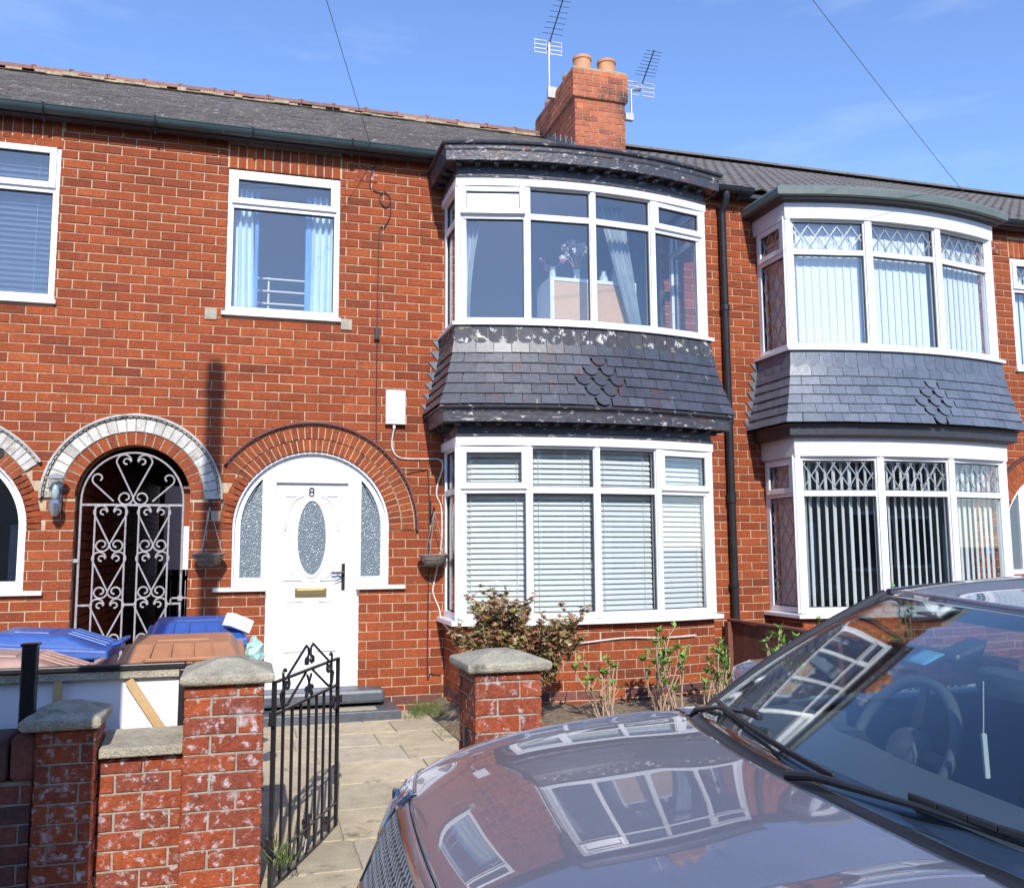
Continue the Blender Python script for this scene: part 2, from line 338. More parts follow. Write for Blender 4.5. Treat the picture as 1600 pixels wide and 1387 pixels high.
def wall_rows(O, ang, u0, u1, z0, z1, rects=(), arcs=(), depth=.06, off=0, thick=.12, ch=CH, m=None, zref=-.04, hdr_rows=(), recess=.007):
    """returns brick list + adds mortar to MB. arcs=(cu, cz, r_drop, r_hole)"""
    O = Vector(O); cu, su = math.cos(ang), math.sin(ang); out = []
    P = lambda u, z, y=0: Vector((O.x+u*cu-y*su, O.y+u*su+y*cu, z))
    r0 = int(round((z0-zref)/ch)); r1 = int(math.ceil((z1-zref)/ch-1e-6))
    for r in range(r0, r1):
        za = zref+r*ch; zb = min(za+ch, z1)
        bl = [(a, b) for a, b, c, d in rects if c < za+ch*.5 < d]
        L = BL/2 if r in hdr_rows else BL
        st = off+(L/2 if r % 2 == 0 else 0); k0 = math.floor((u0-st)/L)
        k = k0
        while st+k*L < u1:
            a, b = max(st+k*L, u0), min(st+(k+1)*L, u1); k += 1
            for p, q in sub_iv(a, b, bl):
                if q-p < .014: continue
                if any(all((x-c)**2+(z-d)**2 < rd*rd and z > d-.09 for x in (p, q) for z in (za, zb)) for c, d, rd, rh in arcs): continue
                ja = JT/2 if p > u0+.001 and not any(abs(p-y) < .001 for x, y in bl) else 0
                jb = JT/2 if q < u1-.001 and not any(abs(q-x) < .001 for x, y in bl) else 0
                h = zb-za-JT
                if h < .02: continue
                w = q-p-ja-jb; cx = (p+ja+q-jb)/2
                out.append((P(cx, (za+zb)/2), ang, w, h, depth, 0) + ((m,) if m else ()))
    mort = MB()
    n = max(1, int(math.ceil((z1-z0)/.04)))
    for i in range(n):
        za, zb = z0+(z1-z0)*i/n, z0+(z1-z0)*(i+1)/n; zm = (za+zb)/2
        bl = [(a, b) for a, b, c, d in rects if c < zm < d]
        for c, d, rd, rh in arcs:
            if d <= zm < d+rh: hw = math.sqrt(max(0, rh*rh-(zm-d)**2)); bl.append((c-hw, c+hw))
        for p, q in sub_iv(u0, u1, bl):
            if q-p < .005: continue
            A = [P(p, za, recess), P(q, za, recess), P(q, za, thick), P(p, za, thick)]; B = [P(p, zb, recess), P(q, zb, recess), P(q, zb, thick), P(p, zb, thick)]
            mort.hexa(A+B)
    return out, mort
def ring(cx, cz, r0, r1, a0, a1, n, y0, y1, m):
    """arch bricks as separate voussoirs -> list of (MB)"""
    res = []
    for i in range(n):
        A = a0+(a1-a0)*i/n; B = a0+(a1-a0)*(i+1)/n; g0 = .005/r0; g1 = .005/r1; b = MB(); jy = random.uniform(-.002, .002)
        def pt(r, a, y): return (cx+r*math.cos(a), y, cz+r*math.sin(a))
        c = .004
        b.hexa([pt(r0+.003, A+g0, y1), pt(r0+.003, A+g0, y0+jy), pt(r1-.004, A+g1, y0+jy), pt(r1-.004, A+g1, y1),
                pt(r0+.003, B-g0, y1), pt(r0+.003, B-g0, y0+jy), pt(r1-.004, B-g1, y0+jy), pt(r1-.004, B-g1, y1)])
        res.append((b, m))
    return res

# ------------------------------------------------------------------ ground
def ground_sheet():
    b = MB(); b.box(-900, 900, -900, 1200, -1.2, -.19); b.build('ground', 'asphalt', kind='structure')
    b = MB(); b.box(-60, 60, -13.5, -5.95, -.6, ROAD_Z); b.build('road', 'asphalt', kind='structure')
    k = tag(bpy.data.objects.new('kerb', None), kind='structure'); link(k)
    x = -8
    while x < 16:
        b = MB(); b.box(x+.004, x+.91, -5.95, -5.82, -.4, PAVE_Z); b.build('kerb_stone', 'grey_paving', k, bevel=.008); x += .914
    pv = MB().box(-8, 16, -5.82, -3.8, -.4, PAVE_Z-.012).build('pavement', 'grey_mortar', kind='structure')
    for i in range(-9, 18):
        for j in range(3):
            X = i*.9+(.45 if j % 2 else 0); b = MB(); y0 = -5.815+j*.62; b.box(X+.004, X+.896, y0+.004, y0+.615, -.3, PAVE_Z+random.uniform(-.003, .003)); b.build('paving_slab', 'grey_paving', pv)
    gp = MB()
    for k in range(12):
        ya, yb = -.0-.345*k, -.345*(k+1); gp.hexa([(-4, yb, -.3), (6.3, yb, -.3), (6.3, ya, -.3), (-4, ya, -.3), (-4, yb, path_z(yb)-.012), (6.3, yb, path_z(yb)-.012), (6.3, ya, path_z(ya)-.012), (-4, ya, path_z(ya)-.012)])
    gp = gp.build('garden_path', 'grey_mortar', kind='structure')
    # random-coursed riven slabs
    y = -.03; row = 0; rnd = random.Random(4)
    while y > -4.12:
        d = rnd.choice([.30, .45, .45, .45]); x = .9-rnd.random()*.4
        if y-d < -4.1: d = y+4.13
        while x < 3.55:
            w = rnd.choice([.45, .60, .45, .60, .30])
            b = MB(); t = rnd.uniform(-.003, .003); t0, t1 = path_z(y-d)+t, path_z(y)+t; b.hexa([(x+.006, y-d+.006, -.2), (x+w-.006, y-d+.006, -.2), (x+w-.006, y-.006, -.2), (x+.006, y-.006, -.2),
                    (x+.006, y-d+.006, t0), (x+w-.006, y-d+.006, t0+rnd.uniform(-.002, .002)), (x+w-.006, y-.006, t1), (x+.006, y-.006, t1+rnd.uniform(-.002, .002))])
            o = b.build('paving_slab', 'paving', gp, bevel=.004); x += w
        y -= d; row += 1
    # soil bed
    b = MB(); nx, ny = 44, 40; rnd = random.Random(2); vs_ = []
    for j in range(ny+1):
        for i in range(nx+1):
            x = 3.3+(6.3-3.3)*i/nx; yy = -3.7+3.7*j/ny; e = min(1, i/3)
            vs_.append((x, yy, .01+e*(.07+rnd.uniform(0, .035))))
    b.add(vs_, [(j*(nx+1)+i, j*(nx+1)+i+1, (j+1)*(nx+1)+i+1, (j+1)*(nx+1)+i) for j in range(ny) for i in range(nx)])
    b.build('soil_bed', 'soil', kind='structure', smooth=True)
    MB().box(6.4, 12, -3.7, .1, -.3, .02).build('neighbour_garden', 'soil', kind='structure')
ground_sheet()

# ------------------------------------------------------------------ bay geometry
def bay_plan(x0, x1, yd, bulge, n):
    pts = [(x0, 0.0), (x0, -yd)]; c = x1-x0; Rr = (c*c/4+bulge*bulge)/(2*bulge); cx = (x0+x1)/2; cy = -yd-bulge+Rr; a = math.asin(c/2/Rr)
    for i in range(1, n):
        t = -a+2*a*i/n; pts.append((cx+Rr*math.sin(t), cy-Rr*math.cos(t)))
    return pts+[(x1, -yd), (x1, 0.0)]
def offset(plan, d):
    nr = []
    for i in range(len(plan)-1):
        a = math.atan2(plan[i+1][1]-plan[i][1], plan[i+1][0]-plan[i][0]); nr.append((math.sin(a), -math.cos(a)))
    out = []
    for i, p in enumerate(plan):
        if i == 0: n = nr[0]; k = 1
        elif i == len(plan)-1: n = nr[-1]; k = 1
        else:
            n = (nr[i-1][0]+nr[i][0], nr[i-1][1]+nr[i][1]); l = math.hypot(*n); n = (n[0]/l, n[1]/l); k = 1/(n[0]*nr[i][0]+n[1]*nr[i][1])
        out.append((p[0]+n[0]*d*k, p[1]+n[1]*d*k))
    return out
def sweep(plan, prof, mb=None, y_end=None):
    mb = mb or MB(); m = len(prof); rings = [[(*p, z) for p, z in zip([offset(plan, d)[i] for d, _ in prof], [z for _, z in prof])] for i in range(len(plan))]
    vs_ = [v for r in rings for v in r]; fs_ = []
    for i in range(len(plan)-1):
        for k in range(m):
            k2 = (k+1) % m; fs_.append((i*m+k, i*m+k2, (i+1)*m+k2, (i+1)*m+k))
    fs_ += [tuple(range(m)), tuple((len(plan)-1)*m+k for k in range(m))]
    return mb.add(vs_, fs_)
def segs(plan): return [(Vector((*plan[i], 0)), Vector((*plan[i+1], 0))) for i in range(len(plan)-1)]
def diamonds(mb, u0, u1, z0, z1, y, w=.15, h=.215, r=.0035):
    def clip(p, q):
        (x0_, a0), (x1_, a1) = p, q; t0, t1 = 0, 1
        for pp, dd, lo, hi in ((x0_, x1_-x0_, u0, u1), (a0, a1-a0, z0, z1)):
            if abs(dd) < 1e-9:
                if not lo <= pp <= hi: return None
                continue
            ta, tb = (lo-pp)/dd, (hi-pp)/dd; ta, tb = min(ta, tb), max(ta, tb); t0 = max(t0, ta); t1 = min(t1, tb)
        return None if t1-t0 < 1e-3 else ((x0_+(x1_-x0_)*t0, a0+(a1-a0)*t0), (x0_+(x1_-x0_)*t1, a0+(a1-a0)*t1))
    H = z1-z0; sh = H/h*w; k = -int(sh/w)-2
    while u0+k*w < u1+sh+w:
        for s in (1, -1):
            a = (u0+k*w, z0 if s > 0 else z1); b = (u0+k*w+sh, z1 if s > 0 else z0); c = clip(a, b)
            if c: mb.bar((c[0][0], y, c[0][1]), (c[1][0], y, c[1][1]), .009, .006, up=(0, 1, 0))
        k += 1
def upvc(parent, O, ang, w, h, z_tr=None, opener=False, j=.045, rail=.055, tilt=0, lead=None, top_mat='glass', low_mat='glass', frame_name='frame', tr=.055, depth=.07):
    """one glazed unit in local coords (u along wall, y inward, z up): frame with transom, optional vent above, beads, panes"""
    T = Matrix.Translation(Vector(O)) @ Matrix.Rotation(ang, 4, 'Z')
    f = MB(T); d = depth
    f.box(0, j, 0, d, 0, h); f.box(w-j, w, 0, d, 0, h); f.box(j, w-j, .001, d, 0, rail); f.box(j, w-j, .001, d, h-rail, h)
    cells = []
    if z_tr:
        f.box(j, w-j, .001, d, z_tr-tr/2, z_tr+tr/2)
        cells = [(j, w-j, rail, z_tr-tr/2, False, low_mat), (j, w-j, z_tr+tr/2, h-rail, opener, top_mat)]
    else: cells = [(j, w-j, rail, h-rail, False, low_mat)]
    f.build(frame_name, 'upvc', parent, bevel=.004)
    for u0, u1, a, b, op, gm in cells:
        y0 = .022; TT = T
        if op:
            e = .018
            if tilt: TT = T @ Matrix.Translation((0, 0, b+e)) @ Matrix.Rotation(-tilt, 4, 'X') @ Matrix.Translation((0, 0, -b-e))
            s = MB(TT); s.box(u0-e, u0+.035, -.022, .03, a-e, b+e); s.box(u1-.035, u1+e, -.022, .03, a-e, b+e)
            s.box(u0+.035, u1-.035, -.021, .03, a-e, a+.035); s.box(u0+.035, u1-.035, -.021, .03, b-.035, b+e); s.build('sash', 'upvc', parent, bevel=.005)
            u0 += .035; u1 -= .035; a += .035; b -= .035; y0 = .0
        g = MB(TT); q = .007
        g.box(u0, u0+q, y0-.004, y0+.02, a, b); g.box(u1-q, u1, y0-.004, y0+.02, a, b); g.box(u0+q, u1-q, y0-.004, y0+.02, a, a+q); g.box(u0+q, u1-q, y0-.004, y0+.02, b-q, b)
        g.build('bead', 'gasket', parent)
        MB(TT).box(u0+.003, u1-.003, y0+.006, y0+.012, a+.003, b-.003).build('pane', gm, parent)
        if lead == 'all' or (lead == 'top' and a > h*.5):
            l = MB(TT); diamonds(l, u0+q, u1-q, a+q, b-q, y0+.003); l.build('lead_lattice', 'lead_came', parent)
def slat_blind(loc, ang, w, ztop, zbot, pitch, label, group, m='blind', sw=.048, tilt=.55, y=.12, cords=2, cat='blind'):
    t = thing('venetian_blind', loc, label, cat, group)
    T = Matrix.Translation(Vector(loc)) @ Matrix.Rotation(ang, 4, 'Z')
    MB(T).box(.0, w, y-.025, y+.025, ztop-loc[2]-.05, ztop-loc[2]).build('headrail', m, t)
    c = MB(); n = 5
    pr = [(-sw/2+sw*i/(n-1), .004*(1-(2*i/(n-1)-1)**2)) for i in range(n)]
    ct, st = math.cos(tilt), math.sin(tilt); pts = [(a*ct-b*st, -a*st*-1+b*ct) for a, b in pr]
    vs_ = []
    for X in (0, w):
        for th in (0, .0025):
            vs_ += [(X, a, b+th) for a, b in pts]
    fs_ = [(i, i+1, 2*n+i+1, 2*n+i) for i in range(n-1)]+[(n+i, n+i+1, 3*n+i+1, 3*n+i) for i in range(n-1)]+[(0, n, 3*n, 2*n), (n-1, 2*n-1, 4*n-1, 3*n-1)]
    me = MB().add(vs_, fs_).mesh('slat', m)
    z = ztop-.075
    while z > zbot:
        o = bpy.data.objects.new('slat', me); link(o, t, T @ Vector((random.uniform(-.002, .002), y, z-loc[2])), (random.uniform(-.03, .03), random.uniform(-.003, .003), ang)); z -= pitch
    l = MB(T)
    for k in range(cords): u = w*(.14+.72*k/max(1, cords-1)); l.tube([(u, y-.03, zbot-loc[2]), (u, y-.03, ztop-loc[2])], .0018, 5)
    l.build('cord', m, t); return t
def ribbon(mb, T, u0, u1, z0, z1, y, amp, waves, th=.006, gather=None, seed=0):
    rnd = random.Random(seed); n = int(waves*8); ph = [rnd.uniform(-.5, .5) for _ in range(n+1)]; vs_ = []; rows = 8
    for r in range(rows+1):
        z = z0+(z1-z0)*r/rows; g = gather(r/rows) if gather else (u0, u1)
        for k in range(n+1):
            t = k/n; u = g[0]+(g[1]-g[0])*t; vs_.append((u, y+amp*math.sin(2*PI*waves*t+ph[k]*.6)+.004*math.sin(r*1.3+k), z))
    N0 = len(vs_); vs_ += [(a, b+th, c) for a, b, c in vs_]; W = n+1; fs_ = []
    for r in range(rows):
        for k in range(n): q = (r*W+k, r*W+k+1, (r+1)*W+k+1, (r+1)*W+k); fs_ += [q, tuple(N0+i for i in q[::-1])]
    mb.add([T @ Vector(p) for p in vs_], fs_)
def tiled_skirt(parent, plan, ztop, zbot, dtop, dbot, rows, m, nscale=.15, club=None, first_bot=None):
    """tile-hung apron: plan polyline (left wall .. right wall); every tile a part"""
    def doff(z):
        t = (ztop-z)/(ztop-zbot); return dtop+(dbot-dtop)*(t**1.45)
    nfront = len(plan)-2
    runs = [(0, 1), (1, nfront), (nfront, nfront+1)]
    cache = {}
    def poly(d):
        k = round(d, 4)
        if k not in cache: cache[k] = offset(plan, k)
        return cache[k]
    def at(run, t, z, ex):
        p = poly(doff(z)+ex)[run[0]:run[1]+1]; n = len(p)-1
        x = min(max(t, 0), 1)*n; i = min(int(x), n-1); f = x-i
        return Vector((p[i][0]+(p[i+1][0]-p[i][0])*f, p[i][1]+(p[i+1][1]-p[i][1])*f, z))
    # backing
    prof = [(doff(z)-.012, z) for z in [ztop+(zbot-ztop)*k/8 for k in range(9)]]+[(-.02, zbot), (-.02, ztop)]
    sweep(plan, prof).build('apron_backing', 'dark_timber', parent)
    gauge = (first_bot-zbot)/rows
    for r in range(rows+1):
        scal = r == 0; zb = first_bot-gauge*(r-0) if not scal else first_bot
        if r == 0: zb, zt = first_bot, ztop-.005
        else: zb = first_bot-gauge*r; zt = zb+gauge+.03
        for ri, run in enumerate(runs):
            L = math.dist(plan[run[0]], plan[run[1]])
            n = max(2, int(round(L/nscale))); st = .5 if r % 2 else 0
            e = [0]+[(k+st)/n for k in range(0 if st else 1, n)]+[1]
            for a, b in zip(e, e[1:]):
                if b-a < .02: continue
                is_club = False
                if club and ri == 1 and r >= club[0] and r < club[0]+5:
                    k = r-club[0]; half = [0, 1, 2, 1, 0][k]; mid = (a+b)/2; step = 1/n
                    is_club = abs(mid-club[1]-(.25*step)) < (half+1)*.5*step
                sh = .0022/L
                ts = [a+sh, b-sh]; up = .020+random.uniform(-.0015, .003); hb = zb+random.uniform(-.002, .002)
                if is_club:
                    low = [(.0, .95), (.10, .95), (.11, .62), (.17, .34), (.28, .12), (.42, 0), (.58, 0), (.72, .12), (.83, .34), (.89, .62), (.90, .95), (1, .95)]; up += .008
                else: low = [(0, 0), (1, 0)]
                P = [(ts[0]+(ts[1]-ts[0])*u, hb+gauge*.75*v) for u, v in low]+[(ts[1], zt), (ts[0], zt)]
                ztot = zt-hb
                ex = lambda z: .004+(up-.004)*(zt-z)/ztot
                vs_ = [at(run, t, z, ex(z)) for t, z in P]+[at(run, t, z, ex(z)-.011) for t, z in P]; k = len(P)
                mb = MB(); mb.add(vs_, [tuple(range(k)), tuple(range(2*k-1, k-1, -1))]+[(i, k+i, k+(i+1) % k, (i+1) % k) for i in range(k)])
                mb.build('hung_tile', m, parent)
    # scalloped lead-painted top course
    for ri, run in enumerate(runs):
        L = math.dist(plan[run[0]], plan[run[1]]); n = max(3, int(round(L/.125)))
        for k in range(n):
            a, b = k/n+.001, (k+1)/n-.001; zt = ztop; zb = first_bot+.085+random.uniform(-.005, .005)
            low = [(0, .35), (.06, .17), (.2, .04), (.38, 0), (.62, 0), (.8, .04), (.94, .17), (1, .35)]
            P = [(a+(b-a)*u, zb+.13*v) for u, v in low]+[(b, zt), (a, zt)]
            vs_ = [at(run, t, z, .020) for t, z in P]+[at(run, t, z, .011) for t, z in P]; q = len(P)
            mb = MB(); mb.add(vs_, [tuple(range(q)), tuple(range(2*q-1, q-1, -1))]+[(i, q+i, q+(i+1) % q, (i+1) % q) for i in range(q)])
            mb.build('scallop_tile', 'flaked_tile' if club[2] else m, parent)
def soaker(parent, x, ztop, zbot, xb, n=7):
    """stepped lead flashing at the left cheek"""
    b = MB(); poly = [(x+.06, ztop)]; poly.append((xb+.30, zbot)); pts = []
    for i in range(n):
        z1 = ztop-(ztop-zbot)*i/n; z0 = ztop-(ztop-zbot)*(i+1)/n; t = (i+.5)/n; xo = x-.045-.12*t
        pts += [(xo+.075, z0+.004), (xo, z1-.012)] if False else [(xo, z1-.005), (xo+.07, z0+.006)]
    b.prism([(x+.08, ztop)]+pts+[(x+.12, zbot)], -.012, -.004); b.build('lead_flashing', 'lead', parent)
def bricks_block(parent, x0, x1, y0, y1, z0, z1, m, lim=200, faces='flrb', mort='grey_mortar', off=0, half=True, mname='mortar'):
    """free-standing brick block: four faces"""
    lst = []; w, d = x1-x0, y1-y0
    for f, O, a, L in (('f', (x0, y0), 0, w), ('r', (x1, y0), PI/2, d), ('b', (x1, y1), PI, w), ('l', (x0, y1), -PI/2, d)):
        if f not in faces: continue
        l, _ = wall_rows((O[0], O[1], 0), a, 0, L, z0, z1, depth=.03, m=m, off=off+(0 if f in 'fb' else BL/4), zref=z0); lst += l
    MB().box(x0+.006, x1-.006, y0+.006, y1-.006, z0, z1).build(mname, mort, parent)
    lay_bricks(parent, lst, m, lim)

# ------------------------------------------------------------------ the three houses
BX0, BX1 = 1.5, 6.30       # party lines
houses = {}
houses['L'] = thing('terraced_house', (-1, 0, 0), 'red brick house at the left edge, with white painted arches beside a passage', 'house', 'terraced houses in one row')
houses['A'] = thing('terraced_house', (3.9, 0, 0), 'middle red brick house numbered 8 with white arched door and peeling charcoal bay', 'house', 'terraced houses in one row')
houses['B'] = thing('terraced_house', (9, 0, 0), 'right-hand red brick house with diamond leaded bay and blue grey hung tiles', 'house', 'terraced houses in one row')
span = {'L': (-3.6, BX0), 'A': (BX0, BX1), 'B': (BX1, 13.2)}
WIN = {'w0': (-.775, .205, 3.42, 4.80), 'w2': (1.555, 2.53, 3.42, 4.745), 'w4': (10.125, 11.1, 3.345, 4.67)}
rects = [(a, b, c, d) for a, b, c, d in WIN.values()]; srects = []
sold = []
for a, b, c, d in WIN.values():
    n = int(round((b-a+.0)/.0755)); srects.append((a-.012, b+.012, d, d+.225)); st = (b-a)/n
    for i in range(n): sold.append((Vector((a+st*(i+.5), 0, d+.115)), 0, st-.011, .212, .06, 0))
rects += [(1.67, 3.00, 1.08, 1.66), (1.95, 2.745, -1, 1.08), (.4375, 1.3225, -1, 1.90), (-1.24, .09, 1.08, 1.66), (-.97, -.175, -1, 1.08),
          (9.82, 11.15, 1.05, 1.58), (10.1, 10.9, -1, 1.05), (3.62, 5.76, -1, 4.80), (6.93, 9.17, -1, 4.80)]
arcs = [(2.335, 1.58, .91, .74), (.88, 1.82, .66, .50), (-.575, 1.58, .91, .74), (10.485, 1.53, .91, .74)]
allb, _ = wall_rows((0, 0, 0), 0, -3.6, 13.2, -.04, 5.0, rects+srects, arcs, off=.1125)
allb = [q for q in allb if q[0].x < 11.6]
walls = {}
for k, h in houses.items():
    a, b = span[k]; _, mort = wall_rows((0, 0, 0), 0, a, b, -.04, 5.0, rects, arcs, off=.1125)
    w = mort.build('wall', 'mortar', h); walls[k] = w
    lst = []
    for q in allb+sold:
        if a <= q[0].x < b:
            z = q[0].z
            if z < .22: q = q[:6]+('dark_brick',) if random.random() < (.75 if z < .14 else .5) else q
            lst.append(q)
    lay_bricks(w, lst, 'brick', 300)
    rl = MB(); c, e = a+.12, b-.02
    for z0, z1 in ((.05, 2.42), (2.62, 4.92)):
        for f in ((c, e, 3.9, 4.0, z0, z1), (c-.02, c, .121, 4, z0, z1), (e, e+.018, .121, 4, z0, z1), (c, e, .121, 4, z0-.05, z0), (c, e, .121, 4, z1, z1+.05)):
            if k == 'L' and f[1] > .42: 
                f = (f[0], .42 if f[0] < .4 else .42, *f[2:]) if z0 < 1 else f
                if f[0] >= f[1]: f = (.40, .42, *f[2:])
            rl.box(*f)
    rl.build('room_lining', 'room', h)
    MB().box(a, b, 7.9, 8.1, 0, 5.0).build('rear_wall', 'roughcast', h) if k != 'L' else MB().box(a, .42, 7.9, 8.1, 0, 5.0).build('rear_wall', 'roughcast', h)
# arches
def arch(h, cx, cz, r_in, white, n1, n2, a0=0, a1=PI, hood=True, label=None, depth1=.24):
    ar = bpy.data.objects.new('arch', None); link(ar, h); tag(ar, label)
    nm = {}
    for b, m in ring(cx, cz, r_in, r_in+.112, a0, a1, n1, -.006, depth1, 'brick'): b.build('arch_brick', m, ar)
    for b, m in ring(cx, cz, r_in+.114, r_in+.226, a0, a1, n2, -.016, .10, 'white_brick' if white else 'brick'): b.build('arch_brick', m, ar)
    # mortar backing
    mb = MB(); n = 48; p = lambda r, a, y: (cx+r*math.cos(a), y, cz+r*math.sin(a))
    for i in range(n):
        A, B = a0+(a1-a0)*i/n, a0+(a1-a0)*(i+1)/n
        for ra, rb_, yy in ((.006, .113, -.001), (.1131, .232, -.010)): mb.hexa([p(r_in+ra, A, .2), p(r_in+ra, A, yy), p(r_in+rb_, A, yy), p(r_in+rb_, A, .2), p(r_in+ra, B, .2), p(r_in+ra, B, yy), p(r_in+rb_, B, yy), p(r_in+rb_, B, .2)])
    mb.build('arch_mortar', 'cap_stone' if white else 'mortar', ar)
    if hood: # drip mould of small overlapping creasing tiles
        n = int((r_in+.24)*(a1-a0)/.045)
        for b, m in ring(cx, cz, r_in+.229, r_in+.243, a0+.01, a1-.01, n, -.035, .02, 'x'):
            b.build('hood_tile', 'white_brick' if white else 'dark_brick', ar)
        mb = MB(); n = 60
        for i in range(n):
            A, B = a0+(a1-a0)*i/n, a0+(a1-a0)*(i+1)/n
            mb.hexa([p(r_in+.244, A, .03), p(r_in+.244, A, -.048), p(r_in+.262, A, -.048), p(r_in+.262, A, .03), p(r_in+.244, B, .03), p(r_in+.244, B, -.048), p(r_in+.262, B, -.048), p(r_in+.262, B, .03)])
        mb.build('hood_mould', 'white_brick' if white else 'dark_brick', ar)
arch(houses['A'], 2.335, 1.58, .665, False, 34, 36, a0=-.02, a1=PI*.80, depth1=.14, label='brick arch of two rings')
arch(houses['L'], .88, 1.82, .4425, True, 22, 26, depth1=.12, label='white painted arch over the passage')
arch(houses['L'], -.575, 1.58, .665, True, 34, 36, a0=PI*.195, a1=PI, depth1=.14, label='white painted arch over the door')
arch(houses['B'], 10.485, 1.53, .665, False, 34, 36, depth1=.14)
# lower-left leg of number 8's arch sits beside the passage arch, right leg reaches the springing
def arch_leg(h, cx, cz, r_in, a0, a1, n, m):
    ar = bpy.data.objects.new('arch_end', None); link(ar, h)
    for b, mm in ring(cx, cz, r_in, r_in+.112, a0, a1, n, -.006, .14, m): b.build('arch_brick', mm, ar)
arch_leg(houses['A'], 2.335, 1.58, .665, PI*.80+.005, PI+.02, 9, 'brick')
arch_leg(houses['L'], -.575, 1.58, .665, -.02, PI*.19, 9, 'brick')
# soffit linings of the doorways, sills
def door_surround(h, cx, cz, gm='pattern_glass', sillz=1.08):
    """white arched screen: frame, sidelights"""
    fr = bpy.data.objects.new('door_screen', None); link(fr, h)
    n = 40; y0, y1 = .055, .115
    b = MB(); p = lambda r, a, y: (cx+r*math.cos(a), y, cz+r*math.sin(a))
    for i in range(n):
        A, B = PI*i/n, PI*(i+1)/n
        b.hexa([p(.600, A, y1), p(.600, A, y0), p(.668, A, y0), p(.668, A, y1), p(.600, B, y1), p(.600, B, y0), p(.668, B, y0), p(.668, B, y1)])
        b.hexa([p(.648, A, y0), p(.648, A, .012), p(.668, A, .012), p(.668, A, y0), p(.648, B, y0), p(.648, B, .012), p(.668, B, .012), p(.668, B, y0)])
    for s in (-1, 1):
        xa, xb = sorted((cx+s*.600, cx+s*.668)); b.box(xa, xb, y0, y1, sillz, cz)
        xa, xb = sorted((cx+s*.648, cx+s*.668)); b.box(xa, xb, .012, y0, sillz, cz)
        xa, xb = sorted((cx+s*.350, cx+s*.668)); b.box(xa, xb, y0+.002, y1, sillz, sillz+.075)
    b.build('arched_frame', 'upvc', fr, bevel=.003)
    b = MB()
    for s in (-1, 1):
        xa, xb = sorted((cx+s*.31, cx+s*.425)); b.box(xa, xb, .045, .125, .10, cz+.44)
    # infill above the door
    xs = [cx-.425+.85*i/14 for i in range(15)]; top = [(x, cz+math.sqrt(.61**2-(x-cx)**2)) for x in xs]
    b.prism([(cx-.425, cz+.393), (cx+.425, cz+.393)]+top[::-1], .05, .11)
    b.build('door_frame', 'upvc', fr, bevel=.004)
    for s in (-1, 1):
        n = 14; e = []
        for i in range(n+1):
            z = cz+.61*i/n*.74; e.append((cx+s*math.sqrt(max(0, .606**2-(z-cz)**2)), z))
        poly = [(cx+s*.42, sillz+.07), (cx+s*.606, sillz+.07)]+e+[(cx+s*.42, e[-1][1])]
        g = MB(); g.prism(poly if s > 0 else poly[::-1], .08, .088); g.build('sidelight', gm, fr)
    for s in (-1, 1):
        xa, xb = sorted((cx+s*.385, cx+s*.81)); MB().box(xa, xb, -.045, .05, sillz-.035, sillz-.002).build('sill', 'upvc', fr, bevel=.004)
    return fr
door_surround(houses['A'], 2.335, 1.58)
door_surround(houses['L'], -.575, 1.58, 'glass')
door_surround(houses['B'], 10.485, 1.53, sillz=1.05)
